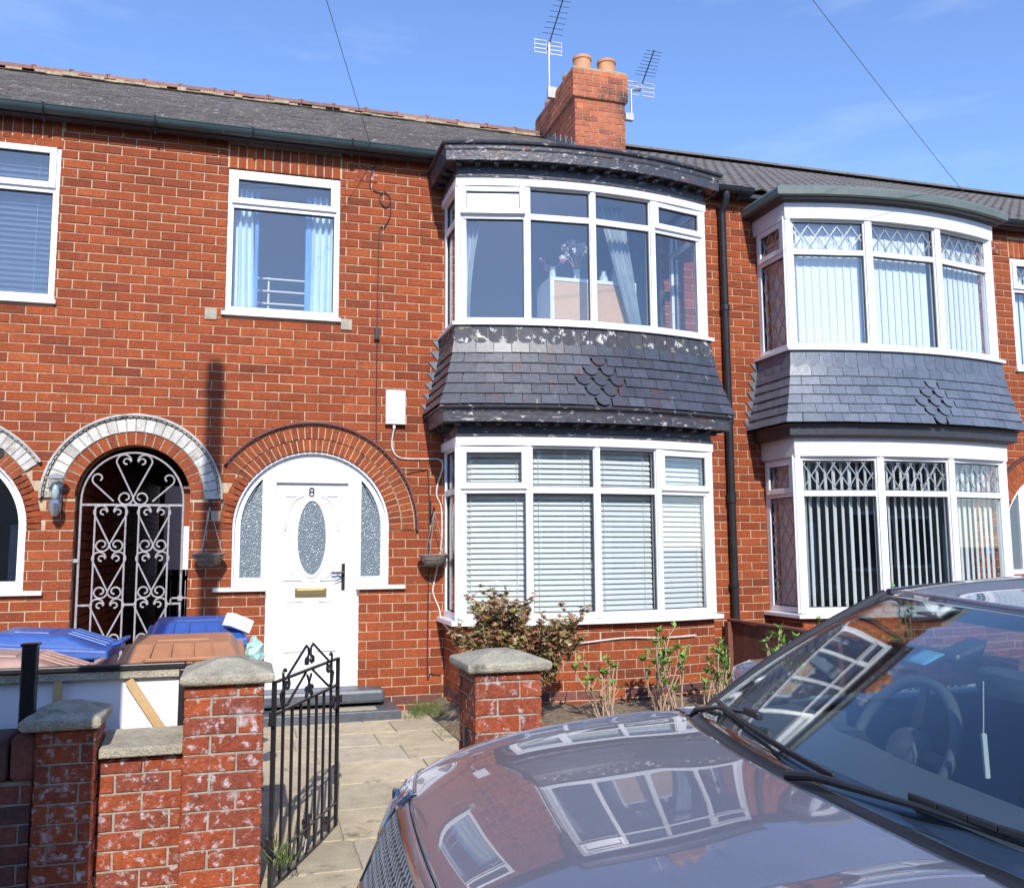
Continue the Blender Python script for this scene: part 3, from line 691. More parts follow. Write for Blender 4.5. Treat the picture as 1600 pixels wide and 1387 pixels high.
def front_door(h, cx, z0, zt, dark=False):
    d = MB().box(cx-.312, cx+.312, .085, .13, z0, zt).build('door', 'upvc', h, bevel=.004)
    cz_ = (1.82+1.173)/2
    b = MB(); n = 40
    for r0, yy in ((1.0, .070), (1.12, .078)):
        vs_ = []
        for k in range(n):
            a = 2*PI*k/n
            for rr, y in ((r0, .086), (r0, yy), (r0+.09, yy), (r0+.11, .086)):
                vs_.append((cx+math.cos(a)*.122*rr, y, cz_+math.sin(a)*.322*(rr*.94+.06)))
        b.add(vs_, [(4*k+i, 4*k+i+1, 4*((k+1) % n)+i+1, 4*((k+1) % n)+i) for k in range(n) for i in range(3)])
    b.build('oval_moulding', 'upvc', d, smooth=True)
    vs_ = [(cx+math.cos(2*PI*k/n)*.121, .0815, cz_+math.sin(2*PI*k/n)*.321) for k in range(n)]; vs_ += [(x, .088, z) for x, y, z in vs_]
    MB().add(vs_, [tuple(range(n)), tuple(range(2*n-1, n-1, -1))]+[(k, n+k, n+(k+1) % n, (k+1) % n) for k in range(n)]).build('oval_pane', 'pattern_glass', d)
    def bead(pts, nm='panel_bead'):
        m = MB(); m.tube([(x, .080, z) for x, z in pts], .010, 6, close=True); m.build(nm, 'upvc', d, smooth=True)
    for s in (-1, 1):
        for px0, px1, pz0, pz1 in ((.062, .21, z0+.25, .945),):
            xa, xb = cx+s*px0, cx+s*px1; bead([(xa, pz0), (xb, pz0), (xb, pz1), (xa, pz1)])
            MB().box(min(xa, xb)+.02, max(xa, xb)-.02, .076, .086, pz0+.02, pz1-.02).build('raised_panel', 'upvc', d, bevel=.006)
        for t, zc in ((1, 1.86), (-1, 1.13)):
            arcp = [(cx+s*(.075+.155*math.sin(a)), zc-t*.30*(1-math.cos(a))) for a in [i*PI/2/8 for i in range(9)]]
            bead([(cx+s*.23, zc)]+arcp)
    MB().box(cx-.135, cx+.135, .070, .085, .985, 1.065).build('letter_plate', 'brass', d, bevel=.004)
    MB().box(cx-.118, cx+.118, .064, .070, 1.0, 1.05).build('letter_flap', 'brass', d, bevel=.004)
    hb = MB().box(cx+.262, cx+.292, .070, .085, 1.04, 1.27); hb.tube([(cx+.277, .075, 1.19), (cx+.277, .035, 1.19), (cx+.17, .035, 1.188)], .011, 8)
    hb.tube([(cx+.277, .07, 1.145), (cx+.262, .05, 1.14), (cx+.20, .045, 1.12)], .006, 6)
    hb.build('handle', 'car_trim', d, bevel=.003)
    return d
def text(parent, body, size, loc, m, name='house_number', rot=(PI/2, 0, 0), ext=.002, al='CENTER'):
    cu = bpy.data.curves.new(name, 'FONT'); cu.body = body; cu.size = size; cu.extrude = ext; cu.align_x = al; cu.align_y = 'CENTER'
    tmp = bpy.data.objects.new('tmp', cu); COL.objects.link(tmp); bpy.context.view_layer.update()
    me = bpy.data.meshes.new_from_object(tmp.evaluated_get(bpy.context.evaluated_depsgraph_get())); bpy.data.objects.remove(tmp); bpy.data.curves.remove(cu)
    me.materials.clear(); me.materials.append(MATS[m]); o = bpy.data.objects.new(name, me); link(o, parent, loc, rot); return o
dA = front_door(houses['A'], 2.335, .27, 1.97)
text(dA, '8', .115, (2.328, .078, 1.89), 'black_metal')
dL = front_door(houses['L'], -.575, .27, 1.97)
dB = MB().box(10.17, 10.80, .085, .13, .15, 1.92).build('door', 'upvc', houses['B'], bevel=.004)
MB().box(10.25, 10.72, .078, .086, .9, 1.78).build('door_pane', 'car_trim', dB)
pl = MB().lathe([(.0, -.008), (.055, -.008), (.058, 0), (.0, 0)], (9.55, -.002, 1.33), 20, 'y').build('number_plate', 'bin_blue', houses['B'])
text(pl, '6', .08, (9.55, -.013, 1.33), 'upvc', 'house_number')
# door step
MB().box(1.94, 2.74, .03, .13, .215, .272).build('threshold', 'upvc', houses['A'], bevel=.006)
st = MB().box(1.90, 2.95, -.20, .06, .10, .215).build('door_step', 'grey_paint', houses['A'], bevel=.03, label='rounded grey painted door step')
MB().box(1.80, 3.05, -.44, -.005, -.02, .075).build('lower_step', 'grey_paint', houses['A'], bevel=.006)
MB().box(2.10, 2.86, -.36, -.21, .074, .080).build('step_inlay', 'paving', houses['A'])
# flat wall windows
def wall_window(h, key, z_tr, **kw):
    a, b, c, d = WIN[key]; w = bpy.data.objects.new('window', None); link(w, h)
    upvc(w, (a, .015, c+.03), 0, b-a, d-c-.03, z_tr-c-.03, True, j=.05, rail=.055, **kw)
    MB().box(a-.03, b+.02, -.035, .08, c-.005, c+.03).build('sill', 'upvc', w, bevel=.004); return w
wall_window(houses['L'], 'w0', 4.40); wall_window(houses['A'], 'w2', 4.425); wall_window(houses['B'], 'w4', 4.30, lead='top')
for x, z in ((1.44, 3.42), (2.60, 3.40)): MB().box(x-.05, x+.05, -.012, .05, z-.05, z+.05).build('patch_block', 'cap_stone', houses['A'], bevel=.004)

# ---- bay of number 8
PA = bay_plan(3.50, 5.88, .58, .18, 4); PAf = bay_plan(3.50, 5.88, .58, .18, 20)
PB = bay_plan(6.82, 9.28, .56, .18, 3); PBf = bay_plan(6.82, 9.28, .56, .18, 18)
def bay_glazing(h, plan, z0, z1, ztr, vents, lead, post, label=None, j=.032, glare_panes=(), tilts=None, side_vent=False):
    bw = bpy.data.objects.new('bay_window', None); link(bw, h); tag(bw, label)
    nS = len(plan)-1
    for i, (a, b) in enumerate(segs(plan)):
        ang = math.atan2(b.y-a.y, b.x-a.x); side = i in (0, nS-1)
        upvc(bw, (a.x, a.y, z0), ang, (b-a).length, z1-z0, ztr-z0, (i in vents) or (side and side_vent), j=j+(.02 if side else 0), rail=.05, tilt=(tilts or {}).get(i, 0),
             lead=('all' if side and lead else lead), top_mat='upvc' if i in glare_panes else 'glass')
    for i, p in enumerate(plan[1:-1]):
        q = offset(plan, .012)[i+1]; b = MB(); r = post/2; a = math.atan2(plan[i+2][1]-plan[i][1], plan[i+2][0]-plan[i][0])
        if i == 0: a = -PI/4
        if i == len(plan)-3: a = PI/4
        T = Matrix.Translation((q[0], q[1], 0)) @ Matrix.Rotation(a, 4, 'Z'); b.M = T
        b.box(-r, r, -.004, .09, z0, z1)
        b.box(-r*.35, r*.35, -.009, -.0042, z0, z1); b.build('post', 'upvc', bw, bevel=.004)
    return bw
bw = bay_glazing(houses['A'], PA, 3.335, 4.60, 4.30, (1, 4), None, .05, glare_panes=(1,), tilts={1: .07}, side_vent=False)  # tilted vent pane is opaque white, its bright reflection put in as colour
sweep(PAf, [(.065, 3.305), (.065, 3.335), (-.03, 3.345), (-.03, 3.305)]).build('bay_sill', 'upvc', bw)
sweep(PAf, [(.028, 4.565), (.03, 4.628), (-.05, 4.628), (-.05, 4.565)]).build('head_trim', 'upvc', bw)
bw2 = bay_glazing(houses['A'], PA, .80, 2.29, 1.885, (1, 4), None, .05)
sweep(PAf, [(.07, .755), (.07, .79), (-.03, .80), (-.03, .755)]).build('bay_sill', 'upvc', bw2)
sweep(PAf, [(.028, 2.265), (.03, 2.335), (-.05, 2.335), (-.05, 2.265)]).build('head_trim', 'upvc', bw2)
def cornice(h, plan, zb, zt, zf, d, m, blocks=True, edge='peeling_paint', nb=None, extra=None):
    """zb frieze bottom, zf soffit, zt top"""
    c = bpy.data.objects.new('cornice', None); link(c, h)
    sweep(plan, [(.012, zb), (.018, zf+.001), (-.08, zf+.001), (-.08, zb)]).build('frieze', m, c)
    sweep(plan, [(.03, zb-.001), (.034, zb+.022), (.012, zb+.03), (-.05, zb+.03), (-.05, zb-.001)]).build('bead_moulding', m, c)
    sweep(plan, [(-.08, zf), (d-.035, zf), (d-.03, zf-.012), (d-.012, zf-.012), (d-.008, zf+.07), (d, zf+.085), (d+.004, zt-.03), (-.08, zt-.03)]).build('fascia', edge, c)
    mb = sweep(plan, [(-.08, zt-.029), (d+.022, zt-.035), (d+.03, zt-.02), (d+.018, zt-.004), (-.08, zt+.012)])
    mb.build('roof_edge', edge if not extra else extra, c)
    if blocks:
        pl_ = offset(plan, 0); acc = .09; step = .165
        for i, (a, b) in enumerate(segs(plan)):
            L = (b-a).length; ang = math.atan2(b.y-a.y, b.x-a.x)
            while acc < L:
                T = Matrix.Translation(a+(b-a)*(acc/L)) @ Matrix.Rotation(ang, 4, 'Z'); q = MB(T)
                q.box(-.022, .022, -d+.055, .0, zf-.038, zf-.002); q.build('modillion', m, c, bevel=.003); acc += step
            acc -= L
    return c
cornice(houses['A'], PAf, 4.63, 4.925, 4.765, .145, 'peeling_paint')
cornice(houses['A'], PAf, 2.337, 2.60, 2.465, .165, 'peeling_paint')
def bay_top(h, plan, z, m):
    p = offset(plan, .10); n = len(p); b = MB(); b.add([(x, y, z-.04) for x, y in p]+[(x, y, z) for x, y in p]+[(p[0][0], .3, z+.05), (p[-1][0], .3, z+.05)],
        [tuple(range(n)), tuple(range(n, 2*n))+(2*n+1, 2*n)]+[(i, i+1, n+i+1, n+i) for i in range(n-1)]); b.build('bay_roof', m, h)
bay_top(houses['A'], PAf, 4.935, 'lead')
sk = bpy.data.objects.new('tile_hung_apron', None); link(sk, houses['A'])
tiled_skirt(sk, PAf, 3.305, 2.60, .02, .185, 5, 'bay_tile', club=(1, .515, True), first_bot=3.06)
soaker(houses['A'], 3.44, 3.30, 2.60, 3.33)
# ceiling / floor of the bay between storeys
def bay_slab(h, plan, z0, z1, m='dark_timber'):
    p = plan; n = len(p); b = MB(); b.add([(x, y, z0) for x, y in p]+[(x, y, z1) for x, y in p], [tuple(range(n)), tuple(range(n, 2*n))]+[(i, (i+1) % n, n+(i+1) % n, n+i) for i in range(n)]); b.build('bay_floor', m, h)
for h_, pl_ in ((houses['A'], PAf), (houses['B'], PBf)):
    q = offset(pl_, -.06); q[0] = (q[0][0], .12); q[-1] = (q[-1][0], .12)
    bay_slab(h_, q, 2.30, 3.30, 'room'); bay_slab(h_, q, 4.66, 4.76, 'room'); bay_slab(h_, q, .3, .74, 'room')
# bay base brickwork
def bay_base(h, plan, z1, m='brick', lim=220, seg=None):
    bb = bpy.data.objects.new('bay_base', None); link(bb, h); lst = []; mo = MB(); acc = 0
    for i, (a, b) in enumerate(segs(plan)):
        ang = math.atan2(b.y-a.y, b.x-a.x); l, mm = wall_rows((a.x, a.y, 0), ang, 0, (b-a).length, -.04, z1, depth=.04, off=.1125-acc % BL); lst += l
        mo.v_off = len(mo.v); n0 = len(mo.v); mo.v += mm.v; mo.f += [tuple(n0+k for k in f) for f in mm.f]; mo.rv += mm.rv; mo.mi += mm.mi; acc += (b-a).length
    mo.build('bay_mortar', 'mortar', bb)
    lst = [q[:6]+(('dark_brick',) if q[0].z < .2 and random.random() < .6 else ('brick',)) for q in lst]
    lay_bricks(bb, lst, m, lim)
bay_base(houses['A'], PA, .757); bay_base(houses['B'], PB, .727, lim=120)

# ---- bay of the right-hand house
bw = bay_glazing(houses['B'], PB, 3.315, 4.63, 4.275, (), 'top', .075, j=.05, side_vent=True)
sweep(PBf, [(.07, 3.275), (.07, 3.305), (-.03, 3.318), (-.03, 3.275)]).build('bay_sill', 'upvc', bw)
bw = bay_glazing(houses['B'], PB, .77, 2.26, 1.895, (), 'top', .075, j=.05, side_vent=True)
sweep(PBf, [(.07, .725), (.07, .755), (-.03, .77), (-.03, .725)]).build('bay_sill', 'upvc', bw)
for z0, z1 in ((4.60, 4.76), (2.25, 2.43)):
    sweep(PBf, [(.03, z0), (.034, z1), (-.06, z1), (-.06, z0)]).build('white_fascia', 'timber_white', houses['B'])
sweep(PBf, [(-.06, 4.761), (.06, 4.761), (.075, 4.775), (.11, 4.785), (.12, 4.80), (-.06, 4.80)]).build('timber_cornice', 'dark_timber', houses['B'])
sweep(PBf, [(-.06, 4.801), (.14, 4.795), (.16, 4.80), (.165, 4.865), (.14, 4.895), (-.06, 4.91)]).build('roof_trim', 'grp', houses['B'])
bay_top(houses['B'], PBf, 4.90, 'grp')
sweep(PBf, [(-.06, 2.431), (.10, 2.431), (.112, 2.445), (.115, 2.53), (.135, 2.55), (-.06, 2.56)]).build('timber_cornice', 'dark_timber', houses['B'])
sk = bpy.data.objects.new('tile_hung_apron', None); link(sk, houses['B'])
tiled_skirt(sk, PBf, 3.275, 2.56, .02, .175, 5, 'bay_tile_blue', club=(1, .54, False), first_bot=3.02)
soaker(houses['B'], 6.75, 3.26, 2.56, 6.66)
vent = MB().box(9.78, 9.98, -.012, .03, 4.70, 4.83).build('air_brick', 'pier_brick', houses['B'])
b = MB()
for i in range(6):
    for j in range(4): b.box(9.80+i*.029, 9.813+i*.029, -.0135, -.012, 4.72+j*.026, 4.733+j*.026)
b.build('vent_holes', 'gasket', vent)

# ---- roofs
EY, EZ, RY, RZ = -.15, 5.055, 4.2, 7.46
sl = math.hypot(RY-EY, RZ-EZ); sdir = Vector((0, (RY-EY)/sl, (RZ-EZ)/sl)); snrm = Vector((0, -sdir.z, sdir.y))
def roof_pt(x, s, n=0): return Vector((x, EY, EZ))+sdir*s+snrm*n
def plain_roof(h, x0, x1):
    base = MB(); p = [roof_pt(x0, .02, -.03), roof_pt(x1, .02, -.03), roof_pt(x1, sl, -.03), roof_pt(x0, sl, -.03)]
    base.add([*p, (x1, 8.3, EZ), (x0, 8.3, EZ), p[0]-Vector((0, 0, .04)), p[1]-Vector((0, 0, .04)), (x1, 8.3, EZ-.05), (x0, 8.3, EZ-.05)],
             [(0, 1, 2, 3), (3, 2, 4, 5), (6, 7, 8, 9), (0, 1, 7, 6), (1, 2, 4, 8, 7), (0, 3, 5, 9, 6)])
    r = base.build('roof', 'dark_timber', h)
    g = .100; w = .167; rows = int(sl/g); items = []
    for k in range(rows):
        x = x0-(w/2 if k % 2 else 0)
        while x < x1:
            a, b = max(x, x0)+.0012, min(x+w, x1)-.0012; x += w
            if b-a > .02: items.append((a, b, k*g))
    items.sort(key=lambda q: dist(roof_pt((q[0]+q[1])/2, q[2])))
    meshes = []
    def geo(mb, a, b, s, rnd):
        l = rnd.uniform(0, .006); s0 = s+rnd.uniform(-.004, .004); t = .013
        mb.hexa([roof_pt(a, s0, l), roof_pt(b, s0, l+rnd.uniform(-.002, .003)), roof_pt(b, s0+.17, -.018), roof_pt(a, s0+.17, -.018),
                 roof_pt(a, s0, l+t), roof_pt(b, s0, l+t), roof_pt(b, s0+.17, -.018+t), roof_pt(a, s0+.17, -.018+t)])
    for a, b, s in items[:300]:
        key = round(b-a, 3)
        o = bpy.data.objects.new('roof_tile', tile_mesh(b-a, random.randrange(4))); link(o, r, roof_pt(a, s), (math.atan2(sdir.z, sdir.y), 0, 0))
    rest = MB()
    for a, b, s in items[300:]: rest.cur = random.random(); geo(rest, a, b, s, random)
    rest.build('roof_tiles', 'roof_tile', r, kind='stuff')
    # ridge
    x = x0; i = 0
    while x < x1:
        b = MB(); n = 8; L = min(.44, x1-x); vs_ = []
        for X in (x+.004, x+L-.004):
            for rr in (.105, .09):
                for q in range(n+1): a = PI*q/n; vs_.append((X, RY+rr*math.cos(a)*1.1, RZ+.012+rr*math.sin(a)*.85))
        m = n+1
        b.add(vs_, [(q, q+1, 2*m+q+1, 2*m+q) for q in range(n)]+[(m+q, m+q+1, 3*m+q+1, 3*m+q) for q in range(n)]+[(q, q+1, m+q+1, m+q) for q in range(n)]+[(2*m+q, 2*m+q+1, 3*m+q+1, 3*m+q) for q in range(n)])
        b.build('ridge_tile', 'ridge_clay', r)
        jt = MB().box(x+L-.03, x+L+.03, RY-.06, RY+.06, RZ+.085, RZ+.112); jt.build('ridge_joint', 'ridge_clay', r, bevel=.015); x += L; i += 1
    mb = MB(); x = x0
    while x < x1: d = random.uniform(.08, .2); mb.box(x, min(x+d, x1), RY-.120-random.uniform(0, .03), RY-.09, RZ-.03, RZ+random.uniform(-.03, .02)); x += d
    mb.build('ridge_mortar', 'yellow_mortar', r)
_tm = {}
def tile_mesh(w, v):
    k = (round(w, 3), v)
    if k not in _tm:
        rnd = random.Random(v); l = rnd.uniform(0, .006); t = .013; s0 = rnd.uniform(-.004, .004)
        _tm[k] = MB().hexa([(0, s0, l), (w, s0, l+rnd.uniform(-.002, .003)), (w, s0+.17, -.018), (0, s0+.17, -.018), (0, s0, l+t), (w, s0, l+t), (w, s0+.17, -.018+t), (0, s0+.17, -.018+t)]).mesh('roof_tile', 'roof_tile')
    return _tm[k]
def pan_roof(h, x0, x1):
    base = MB(); p = [roof_pt(x0, .02, -.05), roof_pt(x1, .02, -.05), roof_pt(x1, sl, -.05), roof_pt(x0, sl, -.05)]
    base.add([*p, (x1, 8.3, EZ), (x0, 8.3, EZ), p[0]-Vector((0, 0, .04)), p[1]-Vector((0, 0, .04)), (x1, 8.3, EZ-.05), (x0, 8.3, EZ-.05)],
             [(0, 1, 2, 3), (3, 2, 4, 5), (6, 7, 8, 9), (0, 1, 7, 6), (1, 2, 4, 8, 7), (0, 3, 5, 9, 6)])
    r = base.build('roof', 'dark_timber', h)
    w = .30; g = .32; n = 12; b = MB(); prof = []
    for i in range(n+1):
        u = i/n; prof.append((u*w, .028*(.5-.5*math.cos(2*PI*u*2)) if True else 0))
    vs_ = [(u, 0, z) for u, z in prof]+[(u, g+.05, z-.022) for u, z in prof]+[(u, 0, z-.014) for u, z in prof]; m = n+1
    b.add(vs_, [(i, i+1, m+i+1, m+i) for i in range(n)]+[(i, i+1, 2*m+i+1, 2*m+i) for i in range(n)]); me = b.mesh('pantile', 'pantile', True)
    it = []
    for k in range(int(sl/g)+1):
        x = x0
        while x < x1-.1: it.append((x, k*g)); x += w
    it.sort(key=lambda q: dist(roof_pt(q[0], q[1])))
    it = [q for q in it if q[1]+g <= sl+.05]
    for x, s in it[:300]:
        o = bpy.data.objects.new('pantile', me); link(o, r, roof_pt(x, s, random.uniform(0, .003)), (math.atan2(sdir.z, sdir.y), 0, 0))
    rest = MB()
    for x, s in it[300:]:
        if s+g > sl+.05: continue
        P = roof_pt(x, s); T = Matrix.Translation(P) @ Matrix.Rotation(math.atan2(sdir.z, sdir.y), 4, 'X'); rest.cur = random.random(); nn = len(rest.v)
        rest.v += [tuple(T @ Vector(v)) for v in vs_]; rest.f += [tuple(nn+q for q in f) for f in b.f]; rest.rv += [rest.cur]*len(b.f); rest.mi += [0]*len(b.f)
    if rest.f: rest.build('pantiles', 'pantile', r, kind='stuff', smooth=True)
    x = x0
    while x < x1:
        b = MB(); L = .44; vs_ = []; q = 8
        for X in (x+.004, x+L-.004):
            for i in range(q+1): a = PI*i/q; vs_.append((X, RY+.12*math.cos(a), RZ-.0+.075*math.sin(a)))
        b.add(vs_, [(i, i+1, q+2+i, q+1+i) for i in range(q)]+[tuple(range(q+1)), tuple(range(q+1, 2*q+2))]); b.build('ridge_tile', 'pantile', r); x += L
plain_roof(houses['L'], -3.6, BX0); plain_roof(houses['A'], BX0, BX1); pan_roof(houses['B'], BX1, 21)
# fascia and gutters
def gutter(h, x0, x1, m='gutter_plastic', brackets=True):
    MB().box(x0, x1, -.13, -.05, 4.972, 5.045).build('fascia_board', 'dark_timber', h)
    b = MB(); n = 10; vs_ = []
    for X in (x0, x1):
        for r in (.058, .054):
            for i in range(n+1): a = PI+PI*i/n; vs_.append((X, -.155+r*math.cos(a), 5.04+r*math.sin(a)))
    k = n+1
    b.add(vs_, [(i, i+1, 2*k+i+1, 2*k+i) for i in range(n)]+[(k+i, k+i+1, 3*k+i+1, 3*k+i) for i in range(n)]+[(0, k, 3*k, 2*k), (n, k+n, 3*k+n, 2*k+n)]+[(i, i+1, k+i+1, k+i) for i in range(n)]+[(2*k+i, 2*k+i+1, 3*k+i+1, 3*k+i) for i in range(n)])
    b.tube([(x0, -.213, 5.04), (x1, -.213, 5.04)], .006, 6)
    g = b.build('gutter', m, h, smooth=True)
    x = x0+.25
    while x < x1:
        c = MB(); c.tube([(x, -.155+.063*math.cos(PI+PI*i/n), 5.04+.063*math.sin(PI+PI*i/n)) for i in range(n+1)], .008, 5); c.bar((x, -.22, 5.045), (x, -.205, 5.055), .02, .01)
        c.bar((x, -.155, 4.975), (x, -.12, 4.93), .012, .006); c.build('gutter_bracket', 'black_plastic', g); x += .86
gutter(houses['L'], -3.6, BX0); gutter(houses['A'], BX0+.001, 3.38); gutter(houses['A'], 6.02, BX1, 'black_plastic'); gutter(houses['B'], BX1+.001, 6.70, 'black_plastic'); gutter(houses['B'], 9.42, 21, 'black_plastic')
# downpipe between the bays
dpx = 6.40
b = MB(); b.tube([(dpx, -.155, 4.99), (dpx, -.155, 4.93), (dpx, -.075, 4.84), (dpx, -.06, 4.78), (dpx+.004, -.06, .0)], .036, 14)
dpo = b.build('downpipe', 'black_plastic', houses['B'], smooth=True)
for z in (4.84, 3.78, 1.88, 1.83, 2.62, 1.0):
    MB().lathe([(.036, 0), (.045, 0), (.045, .05), (.036, .05)], (dpx+.001, -.06, z), 16).build('pipe_collar', 'black_plastic', dpo)
# chimney on the party line (belongs to the roof of number 8)
ch = bpy.data.objects.new('chimney', None); link(ch, houses['A'])
bricks_block(ch, 5.90, 6.63, 2.83, 4.42, 6.0, 7.44, 'chimney_brick', 120, 'fl', mort='yellow_mortar', mname='stack_mortar')
bricks_block(ch, 5.865, 6.665, 2.795, 4.455, 7.44, 7.86, 'chimney_brick', 120, 'fl', mort='yellow_mortar', mname='cap_mortar', off=.06)
MB().box(5.90, 6.63, 2.84, 4.40, 7.861, 7.90).build('flaunching', 'yellow_mortar', ch, bevel=.02)
for x, y in ((6.08, 3.0), (6.44, 3.0), (6.08, 3.42), (6.08, 3.84), (6.08, 4.2), (6.44, 3.42), (6.44, 3.84), (6.44, 4.2)):
    s = .125; b = MB(); hh = .22 if y < 3.3 else .17
    b.lathe([(s, 0), (s*.96, hh-.05), (s*1.06, hh-.04), (s*1.06, hh), (s*.82, hh), (s*.8, .05)], (x, y, 7.88), 22); b.build('chimney_pot', 'pot_clay', ch, smooth=True)
# step flashing at the stack
b = MB(); s0 = 0
for i in range(14):
    y = 2.84+i*.11; z = roof_pt(0, (y-EY)/sdir.y).z; b.box(5.885, 5.899, y, y+.105, z-.02, z+.10+.05*(i % 2))
b.build('step_flashing', 'lead', ch)

# ------------------------------------------------------------------ passage through the terrace and the yard behind it
psg = MB().box(.30, .42, .13, 7.9, -.05, 2.55); psg.box(1.34, 1.48, .13, 7.9, -.05, 2.55)
psg = psg.build('passage_wall', 'grey_mortar', houses['L'])
l1, m1 = wall_rows((.4375, 0, 0), PI/2, .062, 7.9, -.04, 2.52, depth=.016, m='brick'); l2, m2 = wall_rows((1.3225, 7.9, 0), -PI/2, 0, 7.9-.062, -.04, 2.52, depth=.016, m='brick')
lay_bricks(psg, [q for q in l1+l2], 'brick', 160)
b = MB()
for i in range(16): b.box(.42, 1.34, .3+i*.45, .35+i*.45, 2.40, 2.50)
b.build('ceiling_joists', 'dark_wood', houses['L'], kind='stuff'); MB().box(.3, 1.48, .13, 7.9, 2.52, 2.6).build('passage_ceiling', 'dark_wood', houses['L'])
MB().box(.42, 1.34, -.02, 8.2, -.2, -.011).build('passage_floor', 'grey_paving', houses['L'])
yard = MB().box(-6, 8, 8.1, 30, -.18, -.03).build('back_yard', 'grey_paving', kind='structure')
t = thing('back_gate', (.9, 8.3, 0), 'dark timber yard gate at the far end of the brick passage', 'gate')
for i in range(9): MB().box(.40+i*.115, .51+i*.115, 8.29, 8.31, .02, 1.08).build('board', 'dark_wood', t)
for z in (.2, .9): MB().box(.40, 1.43, 8.27, 8.289, z, z+.08).build('rail', 'dark_wood', t)
oh_ = MB().box(-1.2, .50, 8.15, 13, 0, 3.0).build('outhouse', 'old_brick', houses['L'])
t = thing('garage', (-.6, 22, 0), 'white fronted garage with brick above, glimpsed through the passage', 'garage')
MB().box(-3, 2.0, 22, 26, 0, 3.3).build('wall', 'brick', t)
g = MB().box(-2.2, 1.4, 21.96, 22.02, 0, 2.15).build('garage_door', 'timber_white', t)
for i in range(7): MB().box(-2.2, 1.4, 21.94, 21.965, .28*i+.05, .28*i+.30).build('door_panel', 'timber_white', g)
b = MB(); b.prism([(-3.2, 3.3), (2.2, 3.3), (-.5, 4.5)], 21.8, 26.2); b.build('roof', 'ridge_clay', t)

# ------------------------------------------------------------------ blinds and curtains, things behind the glass
def facet(plan, i): a, b = segs(plan)[i]; return a, math.atan2(b.y-a.y, b.x-a.x), (b-a).length
pos = ['side pane', 'first pane', 'second pane', 'third pane', 'fourth pane', 'right side']
for i in range(1, 5):
    a, ang, L = facet(PA, i)
    slat_blind((a.x, a.y, .83) if False else (a.x+.025*math.cos(ang), a.y+.025*math.sin(ang), .86), ang, L-.05, 2.27, .85, .0455, 'white slatted blind in the %s from the left of the lower peeling bay' % pos[i], 'white venetian blinds in the lower bay', cords=2, y=.115, tilt=1.02, sw=.052)
a, ang, L = facet(PA, 0)
slat_blind((a.x, a.y-.04, .86), ang, L-.12, 2.27, .87, .0455, 'white slatted blind in the narrow side window of the lower peeling bay', 'white venetian blinds in the lower bay', y=.11, tilt=.75)
slat_blind((-.72, .0, 3.46), 0, .87, 4.77, 3.50, .047, 'half closed blue slatted blind in the upper window at the left edge', None, m='blue_blind', y=.13, tilt=-.75, cords=3)
def curtain(loc, ang, u0, u1, z0, z1, y, label, m='curtain', amp=.03, waves=5, gather=None, trim=None, seed=1, group=None):
    T = Matrix.Translation(Vector((loc[0], loc[1], 0))) @ Matrix.Rotation(ang, 4, 'Z'); t = thing('curtain', (loc[0], loc[1], z0), label, 'curtain', group)
    b = MB(); ribbon(b, T, u0, u1, z0, z1, y, amp, waves, gather=gather, seed=seed); b.build('fabric', m, t, smooth=True)
    if trim: b = MB(); ribbon(b, T, trim[0], trim[1], z0, z1, y-.012, .008, 1.2, seed=seed+5); b.build('lining', 'blue_cloth', t, smooth=True)
curtain((1.555, 0, 0), 0, .08, .24, 3.47, 4.62, .16, 'pale blue curtain gathered at the left of the upstairs window over the passage side', trim=(.235, .27), seed=2, waves=3, gather=lambda r: (.07, .215+.03*(1-r)))
curtain((1.555, 0, 0), 0, .70, .93, 3.47, 4.62, .16, 'wide pale blue curtain at the right of the small upstairs window', trim=(.68, .735), seed=3, waves=4, gather=lambda r: (.70+.02*r, .935))
t = thing('bed_frame', (2.05, .6, 3.3), 'white metal bed rails seen low in the small upstairs window', 'bed')
for z in (3.60, 3.71, 3.83, 3.95): MB().tube([(1.5, .62, z), (2.6, .62, z)], .010, 8).build('rail', 'upvc', t)
for x in (1.93, 2.7): MB().tube([(x, .64, 2.7), (x, .64, 3.97)], .010, 8).build('upright', 'upvc', t)
a, ang, L = facet(PA, 1)
curtain((a.x, a.y, 0), ang, .03, .30, 3.36, 4.55, .16, 'grey curtain drawn back in the first pane of the upper bay', m='grey_curtain', amp=.02, waves=4, seed=4, gather=lambda r: (.03+.0*r, .10+.16*r*r))
a, ang, L = facet(PA, 3)
curtain((a.x, a.y, 0), ang, .2, .5, 3.36, 4.55, .22, 'grey curtain slanting down in the third pane of the upper bay', m='grey_curtain', amp=.02, waves=5, seed=5, gather=lambda r: (.50-.34*r, .60-.18*r))
a, ang, L = facet(PA, 0)
curtain((a.x, a.y, 0), ang, .05, .5, 3.36, 4.55, .09, 'white curtain filling the left side window of the upper bay', m='vblind', amp=.012, waves=6, seed=6)
a, ang, L = facet(PA, 5)
t = thing('chest_of_drawers', (4.9, -.28, 3.30), 'chest with a cork coloured back standing in the upper bay window', 'chest')
MB().box(4.42, 5.24, -.40, -.04, 3.302, 3.85).build('carcass', 'chest', t)
MB().box(4.44, 5.22, -.412, -.401, 3.302, 3.83).build('back_panel', 'cork', t)
b = MB(); b.box(4.40, 4.44, -.415, -.02, 3.302, 3.87); b.box(5.22, 5.26, -.415, -.02, 3.302, 3.87); b.box(4.44, 5.22, -.415, -.02, 3.835, 3.87); b.build('white_edging', 'upvc', t, bevel=.003)
